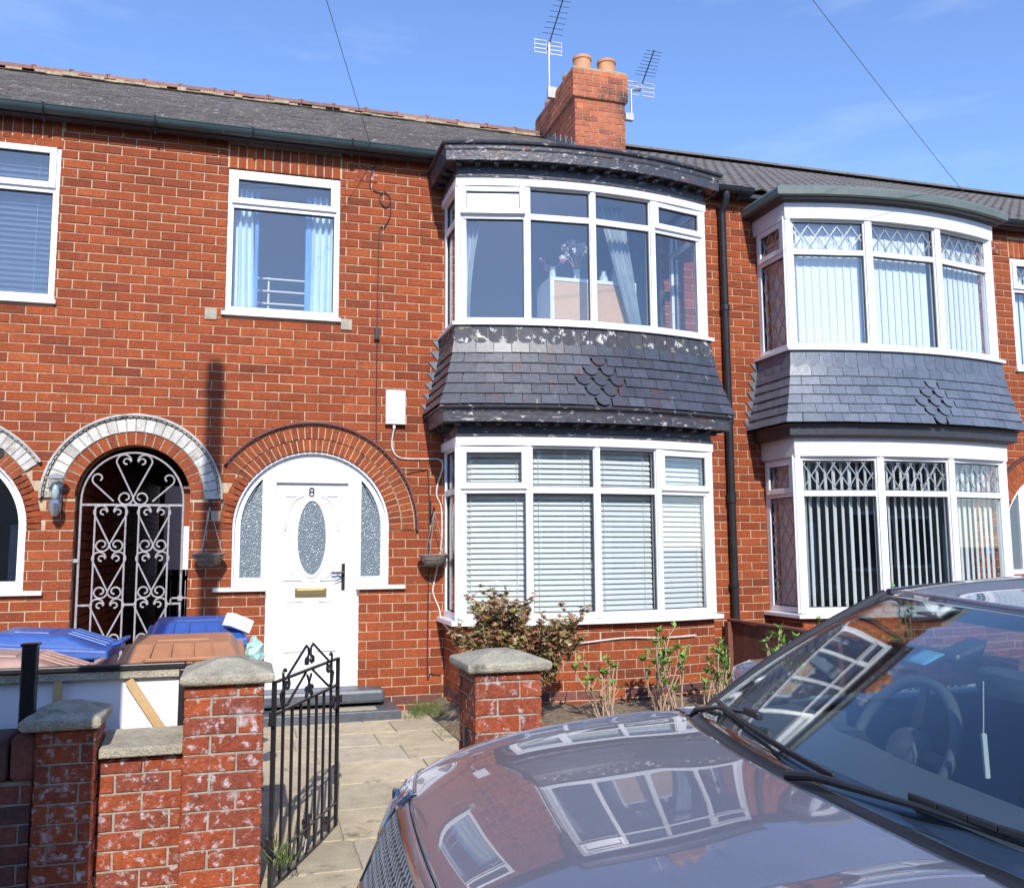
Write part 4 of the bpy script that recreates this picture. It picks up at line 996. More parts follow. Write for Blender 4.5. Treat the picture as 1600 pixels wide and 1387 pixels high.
for x, r, h in ((4.98, .045, .10), (5.11, .055, .14)):
    j = MB().lathe([(r*.8, 0), (r, .01), (r, h*.7), (r*.6, h*.85), (r*.62, h)], (x, -.30, 3.871), 16).build('jar', 'jar', smooth=True)
    tag(j, 'small glass jar on the chest in the upper bay' if r < .05 else 'larger glass jar on the chest, right of the smaller one', 'jar'); MB().lathe([(r*.66, h), (r*.66, h+.025)], (x, -.30, 3.871), 14).build('lid', 'upvc', j)
def blooms(loc, label, pts, m, h0, s=.03, seed=1):
    rnd = random.Random(seed); t = thing('flowers', loc, label, 'flowers'); x, y, z = loc
    MB().lathe([(.03, 0), (.035, .02), (.028, .1), (.036, .13)], loc, 14).build('vase', 'jar', t, smooth=True)
    st = MB(); fl = MB()
    for px, pz in pts:
        st.tube([(x, y, z+.08), (x+px*.4, y, z+pz*.7), (x+px, y, z+pz)], .004, 5)
        for k in range(14):
            c = Vector((x+px+rnd.uniform(-s, s), y+rnd.uniform(-s, s), z+pz+rnd.uniform(-s, s))); u = Vector((rnd.uniform(-1, 1), rnd.uniform(-1, 1), rnd.uniform(-1, 1))).normalized()*s*.7
            v = u.cross(Vector((rnd.uniform(-1, 1), rnd.uniform(-1, 1), .3))).normalized()*s*.6; fl.add([c-u, c-v, c+u, c+v], [(0, 1, 2, 3)])
    st.build('stems', 'twig', t); fl.build('petals', m, t)
blooms((4.72, -.26, 3.871), 'white orchid sprays standing in the upper bay window', [(-.12, .33), (-.04, .38), (.04, .37), (-.12, .26), (.1, .34), (-.0, .31)], 'flower_white', .3, .035, 3)
blooms((4.47, -.28, 3.871), 'small pink flower in a glass at the left end of the chest', [(-.1, .18), (-.06, .12), (.1, .2)], 'flower_pink', .2, .02, 4)
# vertical blinds of the right-hand bay
def vertical_blind(plan, i, z0, z1, ang_slat, label, group, n=None, w=.092, y=.12, m='vblind'):
    a, ang, L = facet(plan, i); t = thing('vertical_blind', (a.x, a.y, z0), label, 'blind', group); T = Matrix.Translation((a.x, a.y, 0)) @ Matrix.Rotation(ang, 4, 'Z')
    MB(T).box(.05, L-.05, y-.02, y+.02, z1, z1+.04).build('headrail', 'upvc', t); n = n or int((L-.10)/.078); me = MB()
    k = 7; vs_ = []
    for z in (0, z1-z0):
        for th in (0, .0015):
            for q in range(k): u = (q/(k-1)-.5)*w; vs_.append((u, th+.006*(1-(2*q/(k-1)-1)**2), z))
    me.add(vs_, [(q, q+1, 2*k+q+1, 2*k+q) for q in range(k-1)]+[(k+q, k+q+1, 3*k+q+1, 3*k+q) for q in range(k-1)]+[(0, k, 3*k, 2*k), (k-1, 2*k-1, 4*k-1, 3*k-1)]); me = me.mesh('slat', m, True)
    for q in range(n):
        p = T @ Vector((.05+(L-.10)*(q+.5)/n, y, z0)); o = bpy.data.objects.new('slat', me); link(o, t, p, (0, 0, ang+ang_slat+random.uniform(-.05, .05)))
nm = ['side', 'left', 'middle', 'right']
for i in (1, 2, 3):
    vertical_blind(PB, i, 3.36, 4.56, .13, 'closed pale vertical blind in the %s pane of the upper diamond leaded bay' % nm[i], 'closed vertical blinds upstairs on the right')
    vertical_blind(PB, i, .82, 2.20, (.85, .68, .35)[i-1], 'open vertical blind in the %s pane of the lower diamond leaded bay' % nm[i], 'open vertical blinds downstairs on the right', m='vblind')
vertical_blind(PB, 0, 3.36, 4.47, .1, 'closed blind behind the side pane of the upper diamond leaded bay', 'closed vertical blinds upstairs on the right', m='vblind')
vertical_blind(PB, 0, .82, 2.20, .1, 'closed blind behind the side pane of the lower diamond leaded bay', 'open vertical blinds downstairs on the right', m='vblind')
vertical_blind([(10.125, .0), (11.1, .0)], 0, 3.40, 4.62, .3, 'pale vertical blind in the upper window at the right edge', 'closed vertical blinds upstairs on the right', m='vblind')

# ------------------------------------------------------------------ ironwork
def spiral(cx, cz, r0, r1, a0, a1, n=18): return [(cx+(r0+(r1-r0)*i/n)*math.cos(a0+(a1-a0)*i/n), cz+(r0+(r1-r0)*i/n)*math.sin(a0+(a1-a0)*i/n)) for i in range(n+1)]
def heart_half(cx, zb, hw, H, s):
    r = hw*.47; top = spiral(r*1.02, H-r, .022, r, PI*.2, PI*.2-PI*1.9-.0, 8)
    top = spiral(r*1.05, H-r-.004, r*.30, r*.55, -PI*.6, PI*1.0, 12)+spiral(r*1.25, H-r, r*.8, r*1.12, PI*.98, -.15, 14)
    rb = hw*.42; bot = spiral(rb*1.12, rb, rb*1.08, rb, PI*.93, PI*1.98, 14)+spiral(rb*1.15, rb+.002, rb*.92, rb*.35, 0, PI*1.5, 14)
    return [(cx+s*x, zb+z) for x, z in top+bot]
pg = thing('passage_gate', (.87, .05, 0), 'tall arched wrought iron gate of pale heart scrolls closing the dark passage', 'gate')
y = .05
def V3(p, y=y): return [(x, y, z) for x, z in p]
for x in (.478, 1.268): MB().tube([(x, y, .04), (x, y, 1.80)], .010, 8).build('stile', 'rail_metal', pg)
for x in (.588, .822, .923, 1.157): MB().tube([(x, y, .08), (x, y, 1.77)], .008, 8).build('upright', 'rail_metal', pg)
MB().tube(V3([(.873+.395*math.cos(PI*i/24), 1.80+.405*math.sin(PI*i/24)) for i in range(25)]), .009, 8).build('arched_top', 'rail_metal', pg)
MB().bar((.478, y, 1.77), (1.268, y, 1.77), .012, .018).build('rail', 'rail_metal', pg)
for a, c in ((.478, .588), (.822, .923), (1.157, 1.268)):
    for z in (.955, .08): MB().bar((a, y, z), (c, y, z), .012, .016).build('rail', 'rail_metal', pg)
for cx in (.705, 1.04):
    for zb in (1.39, 1.01, .63, .25):
        for s in (-1, 1): MB().tube(V3(heart_half(cx, zb, .115, .375, s)), .0075, 7).build('scroll', 'rail_metal', pg, smooth=True)
for s in (-1, 1):
    MB().tube(V3(heart_half(.873, 1.775, .125, .415, s)), .0075, 7).build('scroll', 'rail_metal', pg, smooth=True)
    p = spiral(.873+s*.265, 1.985, .02, .045, PI/2, PI/2-s*PI*1.2, 10)
    c = .873+s*.27; q = spiral(0, 0, .018, .055, PI*1.3, -PI*.35, 20); q = [(c+s*x, 1.985+z) for x, z in q]+[(.873+s*.15, 1.80)]
    MB().tube(V3(q), .0075, 7).build('scroll', 'rail_metal', pg, smooth=True)
b = MB(); b.tube([(1.20, y-.02, 1.0), (1.33, y-.02, 1.0)], .008, 8); b.tube([(1.20, y-.02, 1.0), (1.19, y-.02, .98), (1.20, y-.02, .965)], .006, 6); b.box(1.25, 1.285, y-.03, y, .98, 1.02); b.build('bolt', 'rail_metal', pg)
b = MB().box(.4375, .48, y-.02, y+.01, 1.30, 1.33); b.build('hinge', 'rail_metal', pg)

# open front gate, hinged on the pier
gA, gB = Vector((1.905, -3.80, -.125)), Vector((2.27, -2.96, -.125)); gd = (gB-gA).normalized(); gw = (gB-gA).length; gang = math.atan2(gd.y, gd.x)
GT = Matrix.Translation(gA) @ Matrix.Rotation(gang, 4, 'Z')
gt = thing('garden_gate', tuple(gA), 'black wrought iron garden gate standing open on the left pier', 'gate')
def gb(): return MB(GT)
for u in (0, gw): gb().bar((u, 0, .03), (u, 0, .93 if u else .93), .018, .018).build('stile', 'black_metal', gt)
for z in (.925, .785, .17, .045): gb().bar((0, 0, z), (gw, 0, z), .016, .012).build('rail', 'black_metal', gt)
nb = 7
for i in range(1, nb+1): u = gw*i/(nb+1); gb().bar((u, 0, .17 if 0 else .045), (u, 0, .785), .012, .012).build('bar', 'black_metal', gt)
for u in (gw*.125, gw*.875): gb().bar((u, 0, .785), (u, 0, .925), .012, .012).build('bar', 'black_metal', gt)
def sc(p, nm='scroll'): b = gb(); b.tube([(u, 0, z) for u, z in p], .0065, 6); b.build(nm, 'black_metal', gt, smooth=True)
m = gw/2
for s in (-1, 1):
    sc([(m+s*x, z) for x, z in spiral(.035, .965, .010, .026, PI*1.6, -PI*.1, 12)+[(.012, 1.0), (.02, 1.03), (.05, 1.045), (.08, 1.03), (.30, .93)]+spiral(.33, .95, .03, .012, PI*1.4, PI*2.9, 12)])
    sc([(m+s*x, z) for x, z in spiral(.04, .825, .012, .03, 0, PI*1.6, 12)+[(.0, .86), (.03, .90)]]) 
    sc([(m+s*x, z) for x, z in spiral(.30, .895, .012, .03, PI*.5, -PI*1.2, 12)+[(.38, .86), (.36, .81), (.30, .80), (.05, .915)]])
    sc([(m+s*x, z) for x, z in spiral(.045, .20, .012, .03, 0, PI*1.6, 12)+[(.0, .12), (.03, .06)]]); sc([(m+s*x, z) for x, z in spiral(.30, .12, .012, .03, PI*.5, -PI*1.2, 12)+[(.36, .06)]])
b = gb(); b.tube([(gw-.16, -.02, .70), (gw-.13, -.02, .74), (gw-.10, -.02, .71), (gw-.12, -.02, .67), (gw, -.02, .72)], .008, 6); b.box(gw-.06, gw+.02, -.02, .01, .69, .73); b.build('latch', 'black_metal', gt)
for z in (.20, .74): b = gb(); b.tube([(-.02, 0, z), (-.02, 0, z+.06)], .014, 10); b.tube([(-.02, 0, z+.01), (-.045, .0, z+.01)], .010, 8); b.build('hinge', 'black_metal', gt)

# ------------------------------------------------------------------ front walls and piers
def cap(name, parent, x0, x1, y0, y1, z0, ze, za, ap=.0):
    cx, cy = (x0+x1)/2, (y0+y1)/2; rx, ry = (x1-x0)*.13+ap, (y1-y0)*.13; b = MB(); f = .012
    b.add([(x0+f, y0+f, z0), (x1-f, y0+f, z0), (x1-f, y1-f, z0), (x0+f, y1-f, z0), (x0, y0, z0+f), (x1, y0, z0+f), (x1, y1, z0+f), (x0, y1, z0+f), (x0, y0, ze), (x1, y0, ze), (x1, y1, ze), (x0, y1, ze),
           (cx-rx, cy-ry, za), (cx+rx, cy-ry, za), (cx+rx, cy+ry, za), (cx-rx, cy+ry, za)],
          [(0, 1, 2, 3), (12, 13, 14, 15)]+[(k+i, k+(i+1) % 4, k+4+(i+1) % 4, k+4+i) for k in (0, 4, 8) for i in range(4)])
    o = b.build(name, 'cap_stone', parent, bevel=.008); return o
P1 = thing('gate_pier', (1.69, -3.6, 0), 'taller brick pier with sloped stone cap carrying the open black gate', 'pier', 'brick garden piers')
bricks_block(P1, 1.525, 1.862, -3.80, -3.46, -.135, .80, 'pier_brick', 200, 'flr', mname='core'); cap('cap_stone', P1, 1.505, 1.905, -3.84, -3.42, .801, .842, .90)
P2 = thing('gate_pier', (3.0, -3.6, 0), 'brick pier with sloped stone cap right of the path, whitened with salts', 'pier', 'brick garden piers')
bricks_block(P2, 2.845, 3.180, -3.75, -3.40, -.135, .79, 'pier_brick', 200, 'flr', mname='core', off=.1125); cap('cap_stone', P2, 2.80, 3.225, -3.79, -3.37, .791, .838, .885)
MB().box(2.828, 2.846, -3.60, -3.56, .42, .52).build('gate_catch', 'black_metal', P2, bevel=.003)
P0 = thing('gate_pier', (1.06, -3.6, 0), 'shorter brick pier with stone cap half in shadow at the left', 'pier', 'brick garden piers')
bricks_block(P0, .945, 1.178, -3.80, -3.50, -.135, .645, 'pier_brick', 200, 'flr', mname='core', off=.06); cap('cap_stone', P0, .885, 1.20, -3.84, -3.46, .646, .69, .74)
W1 = thing('garden_wall', (1.35, -3.65, 0), 'low brick garden wall with stone coping between two piers', 'wall')
bricks_block(W1, 1.180, 1.523, -3.70, -3.48, -.135, .50, 'pier_brick', 200, 'fb', mname='core', off=.18)
MB().hexa([(1.18, -3.745, .505), (1.523, -3.745, .505), (1.523, -3.44, .505), (1.18, -3.44, .505), (1.18, -3.745, .545), (1.523, -3.745, .545), (1.523, -3.44, .575), (1.18, -3.44, .575)]).build('coping', 'cap_stone', W1, bevel=.006)
W0 = thing('garden_wall', (0, -3.7, 0), 'dark old brick wall with brick on edge coping at the left edge', 'wall')
bricks_block(W0, -2.6, .935, -3.76, -3.54, -.135, .44, 'old_brick', 260, 'fb', mname='core')
x = -2.6
while x < .93: MB().box(x, x+.105, -3.79, -3.52, .445, .62+random.uniform(-.006, .006)).build('coping_brick', 'old_brick', W0, bevel=.02); x += .115
t = thing('iron_post', (.886, -3.66, .62), 'square black post standing on the dark wall at the left', 'post')
MB().box(.855, .915, -3.70, -3.64, .60, .985).build('post', 'black_metal', t, bevel=.006); MB().box(.85, .92, -3.705, -3.635, .985, .997).build('post_cap', 'black_metal', t, bevel=.003)
W2 = thing('garden_wall', (4.6, -3.65, 0), 'low brick garden wall right of the gateway, behind the car', 'wall')
bricks_block(W2, 3.183, 6.3, -3.69, -3.47, -.135, .36, 'pier_brick', 120, 'fb', mname='core'); MB().box(3.183, 6.3, -3.72, -3.44, .365, .42).build('coping', 'cap_stone', W2, bevel=.006)

# discarded framed board behind the wall
bt = thing('framed_board', (.6, -3.3, 0), 'large white board with black frame and wooden battens leaning behind the garden wall', 'board')
BT = Matrix.Translation((-.45, -3.36, .0)) @ Matrix.Rotation(-.05, 4, 'X')
MB(BT).box(.02, 1.93, .0, .012, .10, .83).build('panel', 'board_white', bt)
for a in ((0, 1.955, .825, .855), (0, 1.955, .08, .11)): MB(BT).box(a[0], a[1], -.045, .03, a[2], a[3]).build('frame_bar', 'black_metal', bt, bevel=.006)
for a in ((0, .03), (1.925, 1.955)): MB(BT).box(a[0], a[1], -.045, .03, .111, .824).build('frame_bar', 'black_metal', bt, bevel=.006)
MB(BT).box(.03, 1.925, -.035, -.001, .79, .824).build('inner_rail', 'cap_stone', bt)
for a, c in (((1.70, .78), (1.95, .40)), ((1.02, .78), (.70, .30))): MB(BT).bar((a[0], -.022, a[1]), (c[0], -.022, c[1]), .018, .04, up=(0, 0, 1)).build('batten', 'wood_batten', bt)
MB(BT).bar((1.395, -.022, .79), (1.395, -.022, .12), .035, .02).build('batten', 'wood_batten', bt)

# ------------------------------------------------------------------ wheelie bins
def wheelie(loc, rz, m, label, h=.86, w=.56, d=.60, body='bin_grey', lid_open=0, cat='wheelie bin', txt=True):
    loc = (loc[0], loc[1], -.06); h += .06
    t = thing('wheelie_bin', loc, label, cat, 'wheelie bins by the passage'); T = Matrix.Translation(loc) @ Matrix.Rotation(rz, 4, 'Z')
    # local: front faces -y, hinge at +y
    def q(z, k): ww, dd = w/2*k, d/2*k; return [(-ww, -dd, z), (ww, -dd, z), (ww, dd, z), (-ww, dd, z)]
    MB(T).hexa(q(.06, .80)+q(h-.04, 1.0)).build('body', body, t, bevel=.02)
    r = MB(T); r.hexa(q(h-.075, 1.04)+q(h-.035, 1.06)); r.build('rim', body, t, bevel=.008)
    W, D = w/2*1.08, d/2*1.10; z = h-.03; H = lambda a, y0_, y1_, z0_, z1_: [(-a, y0_, z0_), (a, y0_, z0_), (a, y1_, z1_), (-a, y1_, z1_)]
    l = MB(T); l.hexa(H(W, -D, D, z-.045, z-.02)+H(W*.98, -D*.98, D*.98, z+.006, z+.055))
    lo = l.build('lid', m, t, bevel=.012)
    l = MB(T); l.hexa(H(W*.90, -D*.86, D*.84, z+.005, z+.05)+H(W*.76, -D*.30, D*.74, z+.088, z+.108)); l.build('raised_panel', m, lo, bevel=.014)
    l = MB(T); l.hexa(H(W*.42, -D*.05, D*.50, z+.085, z+.10)+H(W*.40, -D*.02, D*.48, z+.100, z+.112)); l.build('embossed_plate', m, lo, bevel=.003)
    k = MB(T)
    for x in (-W*.5, -W*.18, W*.18, W*.5): k.bar((x, -D*.90, z+.018), (x*.88, -D*.30, z+.092), .010, .012)
    k.build('lid_rib', m, lo, bevel=.004)
    hl = MB(T); hl.tube([(-W*.55, -D*.97, z+.02), (-W*.5, -D*1.10, z+.035), (W*.5, -D*1.10, z+.035), (W*.55, -D*.97, z+.02)], .012, 8); hl.build('lid_handle', m, lo, smooth=True)
    for s in (-1, 1): g = MB(T); g.tube([(s*W*.86, D*.9, z+.02), (s*W*.86, D*1.18, z+.035), (s*W*.45, D*1.18, z+.035), (s*W*.45, D*.9, z+.05)], .013, 8); g.build('handle', body, t, smooth=True)
    for s in (-1, 1): MB(T).lathe([(.04, -.02), (.09, -.025), (.10, 0), (.09, .025), (.04, .02)], (s*w*.36, d*.42, .10), 18, 'x').build('wheel', 'tyre', t, smooth=True)
    return t, T, z
bb, T, z = wheelie((1.47, -2.95, 0), .02, 'bin_brown', 'brown lidded wheelie bin right of the passage, nearest the stone capped pier', h=.86, w=.58, d=.62)
wheelie((1.50, -2.12, 0), .05, 'bin_blue', 'blue lidded wheelie bin standing behind the brown one at the right', h=.90, w=.54, d=.56, body='bin_blue')
wheelie((.70, -2.98, 0), PI/2+.02, 'bin_pink', 'faded pinkish brown wheelie bin behind the left wall', h=.82, w=.56, d=.62)
wheelie((.72, -2.25, 0), PI/2-.03, 'bin_blue', 'blue wheelie bin lying lid down in front of the left brickwork', h=.87, w=.60, d=.64, body='bin_blue')
wheelie((-.02, -2.4, 0), PI/2, 'bin_blue', 'blue wheelie bin at the left edge, mostly hidden', h=.87, w=.60, d=.64, body='bin_blue')
# rubbish on the right blue bin
b = MB(); b.M = Matrix.Translation((1.74, -2.30, .955)) @ Matrix.Rotation(.5, 4, 'Z') @ Matrix.Rotation(.4, 4, 'Y'); b.box(-.07, .07, -.05, .05, -.04, .04)
c = b.build('cardboard_box', 'board_white', bevel=.004); tag(c, 'crumpled white carton resting on the blue bin lid at the right', 'carton')
b = MB(); rnd = random.Random(5); b.lathe([(.015+.032*math.sin(PI*i/7)*rnd.uniform(.7, 1.3), i*.026) for i in range(8)], (1.83, -2.66, .72), 9)
b.v = [(x+rnd.uniform(-.012, .012), y+rnd.uniform(-.012, .012), z+rnd.uniform(-.014, .014)) for x, y, z in b.v]; c = b.build('plastic_bag', 'bag_green'); tag(c, 'pale green plastic bag hanging beside the brown bin', 'bag')

# ------------------------------------------------------------------ fittings on the walls
t = thing('passage_lamp', (.313, -.1, 1.8), 'clear lantern wall light between the two white arches', 'lamp'); x = .313
MB().lathe([(.0, .07), (.03, .062), (.075, .035), (.078, .028), (.0, .028)], (x, -.12, 1.94), 8).build('lamp_cap', 'alu', t)
MB().lathe([(.040, .0), (.062, .165), (.058, .165), (.037, .0)], (x, -.12, 1.80), 8).build('lamp_glass', 'glass', t)
MB().lathe([(.01, .0), (.025, .02), (.03, .06), (.022, .10), (.008, .13)], (x, -.12, 1.80), 12).build('bulb', 'jar', t, smooth=True)
MB().lathe([(.02, -.13), (.045, -.09), (.05, -.03), (.035, .0)], (x, -.12, 1.80), 8).build('sensor', 'silver', t)
b = MB(); b.tube([(x, -.12, 1.79), (x, -.06, 1.76), (x, -.0, 1.78)], .012, 8); b.box(x-.03, x+.03, -.02, .005, 1.70, 1.86); b.build('bracket', 'silver', t)
def basket(x, z, label, h):
    t = thing('hanging_basket', (x, -.15, z), label, 'basket', 'empty wicker baskets on wall brackets')
    b = MB(); b.bar((x, -.008, z+.36), (x, -.008, z+.56), .012, .006); b.tube([(x, -.01, z+.40), (x, -.10, z+.44), (x, -.16, z+.50), (x, -.18, z+.47)], .006, 6); b.build('bracket', 'black_metal', t)
    ch_ = MB()
    for a in (0, 2.1, 4.2): ch_.tube([(x, -.17, z+.46), (x+.11*math.cos(a), -.15+.11*math.sin(a), z+.085)], .003, 5)
    ch_.build('chain', 'alu', t)
    rnd = random.Random(int(x*100))
    for k in range(11):
        q = k/10; r = .045+.08*math.sqrt(q); b = MB(); b.cur = rnd.random(); b.tube([(x+(r+rnd.uniform(-.004, .004))*math.cos(a), -.15+(r+.0)*math.sin(a), z-.02+.10*q+rnd.uniform(-.005, .005)) for a in [2*PI*i/16 for i in range(16)]], .0065, 5, close=True); b.build('wicker_weave', 'wicker', t)
    b = MB(); b.lathe([(.03, -.02), (.05, -.01), (.08, .02), (.105, .06), (.115, .08), (.10, .075)], (x, -.15, z), 16); b.build('liner', 'wicker', t)
basket(1.487, 1.285, 'empty wicker basket hanging left of the white front door', 0)
basket(3.375, 1.26, 'empty wicker basket hanging right of the white front door, beside the bay', 0)
t = thing('junction_box', (3.04, -.03, 2.67), 'white plastic cable box on the wall above the door arch', 'cable box')
MB().box(2.955, 3.135, -.06, -.002, 2.535, 2.815).build('cover', 'cream_plastic', t, bevel=.012); MB().box(2.955, 3.135, -.058, -.002, 2.505, 2.5349).build('base', 'cream_plastic', t, bevel=.004)
b = MB(); b.lathe([(.012, 0), (.014, .03), (.009, .04)], (3.035, -.03, 2.465), 10); b.build('gland', 'cream_plastic', t)
def wire(name, pts, r, m, label, cat='cable', n=6, sub=6):
    P = [Vector(p) for p in pts]; out = []
    for i in range(len(P)-1):
        p0, p1, p2, p3 = P[max(i-1, 0)], P[i], P[i+1], P[min(i+2, len(P)-1)]
        for k in range(sub): u = k/sub; out.append(.5*((2*p1)+(p2-p0)*u+(2*p0-5*p1+4*p2-p3)*u*u+(3*p1-p0-3*p2+p3)*u**3))
    out.append(P[-1]); o = MB().tube(out, r, n).build(name, m, smooth=True); tag(o, label, cat); return o
yw = -.012
wire('wall_cable', [(3.035, -.03, 2.47), (3.02, yw, 2.36), (3.03, yw, 2.27), (3.10, yw, 2.205), (3.30, yw, 2.20), (3.45, yw, 2.20), (3.485, yw, 2.13), (3.44, yw, 1.98), (3.43, yw, 1.87), (3.475, yw, 1.74), (3.47, yw, 1.4), (3.41, yw, 1.10), (3.40, yw, 1.0), (3.455, yw, .86), (3.47, yw, .76)], .007, 'cable_white', 'white cable looping down from the white box beside the bay')
PAo = offset(PAf, .014)
wire('wall_cable', [(3.47, -.02, .76)]+[(p[0], p[1], z) for p, z in zip(PAo[1::3], (.68, .60, .57, .60, .625, .61, .615))], .007, 'cable_white', 'white cable sagging across the brick base of the bay')
wire('wall_cable', [(2.83, yw, 5.0), (2.855, yw, 4.95), (2.80, yw, 4.82), (2.80, yw, 4.70), (2.87, yw, 4.665), (2.95, yw, 4.66), (2.985, yw, 4.60), (2.95, yw, 4.53), (2.90, yw, 4.56), (2.885, yw, 4.63), (2.93, yw, 4.67), (2.98, yw, 4.62), (2.985, yw, 4.45), (2.93, yw, 4.33), (2.885, yw, 4.25), (2.875, yw, 3.36)], .005, 'cable_dark', 'thin dark cable looped under the gutter and dropping to a small black clip')
wire('wall_cable', [(2.875, yw, 3.27), (2.878, yw, 2.4), (2.90, yw, 2.30), (3.02, yw, 2.16), (3.12, -.05, 2.10), (3.30, yw, 2.10), (3.35, yw, 2.06), (3.362, yw, 1.6), (3.35, yw, .35), (3.38, yw, .30), (3.47, yw, .28)], .005, 'cable_dark', 'thin dark cable running down the wall from the clip to the ground')
t = MB().box(2.852, 2.892, -.035, -.002, 3.27, 3.385).build('cable_clip', 'car_trim', bevel=.005); tag(t, 'small black cable joint on the wall above the white box', 'cable joint'); WORG[t.name] = Vector((0, 0, 0))
MB().box(2.845, 2.899, -.041, -.0351, 3.285, 3.30).build('clip_bar', 'car_trim', t)
MB().box(2.66, 2.865, -.004, .03, 4.76, 4.905).build('patched_brick', 'pier_brick', houses['A'])

# aerials
def aerial(base, foot, boomdir, n, label, L=.62):
    t = thing('tv_aerial', foot, label, 'aerial', 'television aerials on the chimney'); x, y, z = base; b = MB()
    b.tube([foot, (foot[0], foot[1], z-.05), base] if abs(foot[0]-x) < .05 else [foot, (foot[0], foot[1], z-.12), (foot[0]+.02, foot[1], z-.09), (x-.02, y, z-.06), base], .013, 8); b.build('mast', 'alu', t)
    d = Vector(boomdir).normalized(); p0 = Vector(base)-d*.10; MB().tube([p0, Vector(base)+d*L], .009, 6).build('boom', 'car_trim', t)
    side = Vector((1, 0, 0)); b = MB()
    for i in range(n): c = Vector(base)+d*(.12+(L-.14)*i/(n-1)); l = .15-.035*i/n; b.tube([c-side*l, c+side*l], .0035, 5)
    b.build('elements', 'car_trim', t)
    up = d.cross(side).normalized(); r = MB(); c = Vector(base)-d*.06
    for s in (-1, 1):
        for k in range(4): q = c+side*s*.12+Vector((0, 0, 1))*(-.10+.062*k); r.bar(q-side*.085, q+side*.085, .008, .016)
        for e in (.03, .205): q = c+side*s*e; r.bar(q-Vector((0, 0, .115)), q+Vector((0, 0, .10)), .007, .007)
    r.build('reflector', 'alu', t)
    b = MB(); b.box(foot[0]-.03, foot[0]+.10 if foot[0] < 6.2 else foot[0]+.03, foot[1]-.03, foot[1]+.03, foot[2], foot[2]+.16) if foot[0] < 6.2 else b.box(foot[0]-.10, foot[0]+.02, foot[1]-.03, foot[1]+.03, foot[2]+.02, foot[2]+.12); b.build('wall_bracket', 'alu', t)
aerial((5.80, 3.55, 8.60), (5.79, 3.55, 7.76), (.16, -.55, .8), 8, 'taller television aerial left of the chimney on a long mast', L=.66)
aerial((6.93, 2.90, 7.80), (6.76, 2.9, 7.22), (.16, -.55, .8), 8, 'shorter television aerial on a cranked arm right of the chimney', L=.46)

# telegraph pole outside the frame whose shadow falls on the wall, and its wires
pt = thing('telegraph_pole', (.90, -5.40, PAVE_Z), 'tall wooden telegraph pole at the kerb holding the overhead wires', 'pole')
MB().tube([(.90, -5.40, PAVE_Z-.2), (.90, -5.40, 3), (.90, -5.40, 6.75)], [.105, .09, .07], 14).build('pole', 'pole_wood', pt)
MB().lathe([(.08, -.04), (.085, 0), (.08, .04)], (.90, -5.40, 6.55), 12).build('wire_ring', 'alu', pt)
def sag(a, c, s, n=14): a, c = Vector(a), Vector(c); return [a.lerp(c, i/n)-Vector((0, 0, s*4*(i/n)*(1-i/n))) for i in range(n+1)]
def oh(a, c, s, label): o = MB().tube(sag(a, c, s), .0028, 5).build('overhead_wire', 'lead'); tag(o, label, 'wire', 'overhead telephone wires')
oh((.90, -5.40, 6.62), (2.83, -.03, 4.98), .05, 'overhead wire running down to the gutter beside the small upstairs window')
oh((.90, -5.40, 6.62), (9.15, -.60, 4.90), .10, 'overhead wire crossing the sky to the bay roof at the right')
oh((.90, -5.40, 6.66), (16.5, 1.0, 6.0), .10, 'overhead wire cutting the top right corner of the sky')

# fence between the gardens
ft = thing('garden_fence', (6.33, -1.8, 0), 'low reddish brown board fence between the two front gardens', 'fence')
for i in range(30): MB().box(6.32, 6.338, -3.55+i*.115, -3.55+i*.115+.108, .02, .67+random.uniform(-.004, .004)).build('board', 'fence_wood', ft)
MB().box(6.30, 6.36, -3.56, -.06, .675, .70).build('capping_rail', 'fence_wood', ft, bevel=.004); MB().box(6.339, 6.38, -3.5, -.1, .2, .26).build('rail', 'fence_wood', ft)
for y_ in (-3.55, -1.8, -.1): MB().box(6.27, 6.319, y_-.03, y_+.03, 0, .673).build('post', 'fence_wood', ft)

# ------------------------------------------------------------------ plants
def leaf(mb, c, d, up, L, W, rnd):
    d = d.normalized(); s = d.cross(up)
    if s.length < .01: s = Vector((1, 0, 0))
    s = s.normalized(); n = s.cross(d)
    mb.cur = rnd.random(); mb.add([c, c+d*L*.35+s*W*.5+n*W*.12, c+d*L-n*L*.12, c+d*L*.35-s*W*.5+n*W*.12, c+d*L*.5-n*W*.05], [(0, 1, 4), (1, 2, 4), (2, 3, 4), (3, 0, 4)])
def grow(rnd, p, d, L, r, depth, br, tips, up=.15, split=3, seg=4, spread=.6):
    pts = [p.copy()]; c = p.copy()
    for i in range(seg):
        d = (d+Vector((rnd.uniform(-.18, .18), rnd.uniform(-.18, .18), rnd.uniform(-.05, .12)+up*.3))).normalized(); c = c+d*L/seg; pts.append(c.copy())
        if depth <= 1: tips.append((c.copy(), d.copy(), i))
    br.tube(pts, [r*(1-.5*i/seg) for i in range(seg+1)], 6)
    if depth > 0:
        for k in range(split):
            q = pts[rnd.randint(max(1, seg//2), seg)]; nd = (d+Vector((rnd.uniform(-spread, spread), rnd.uniform(-spread, spread), rnd.uniform(-.1, .4)))).normalized()
            grow(rnd, q, nd, L*rnd.uniform(.55, .8), r*.6, depth-1, br, tips, up, split, seg, spread)
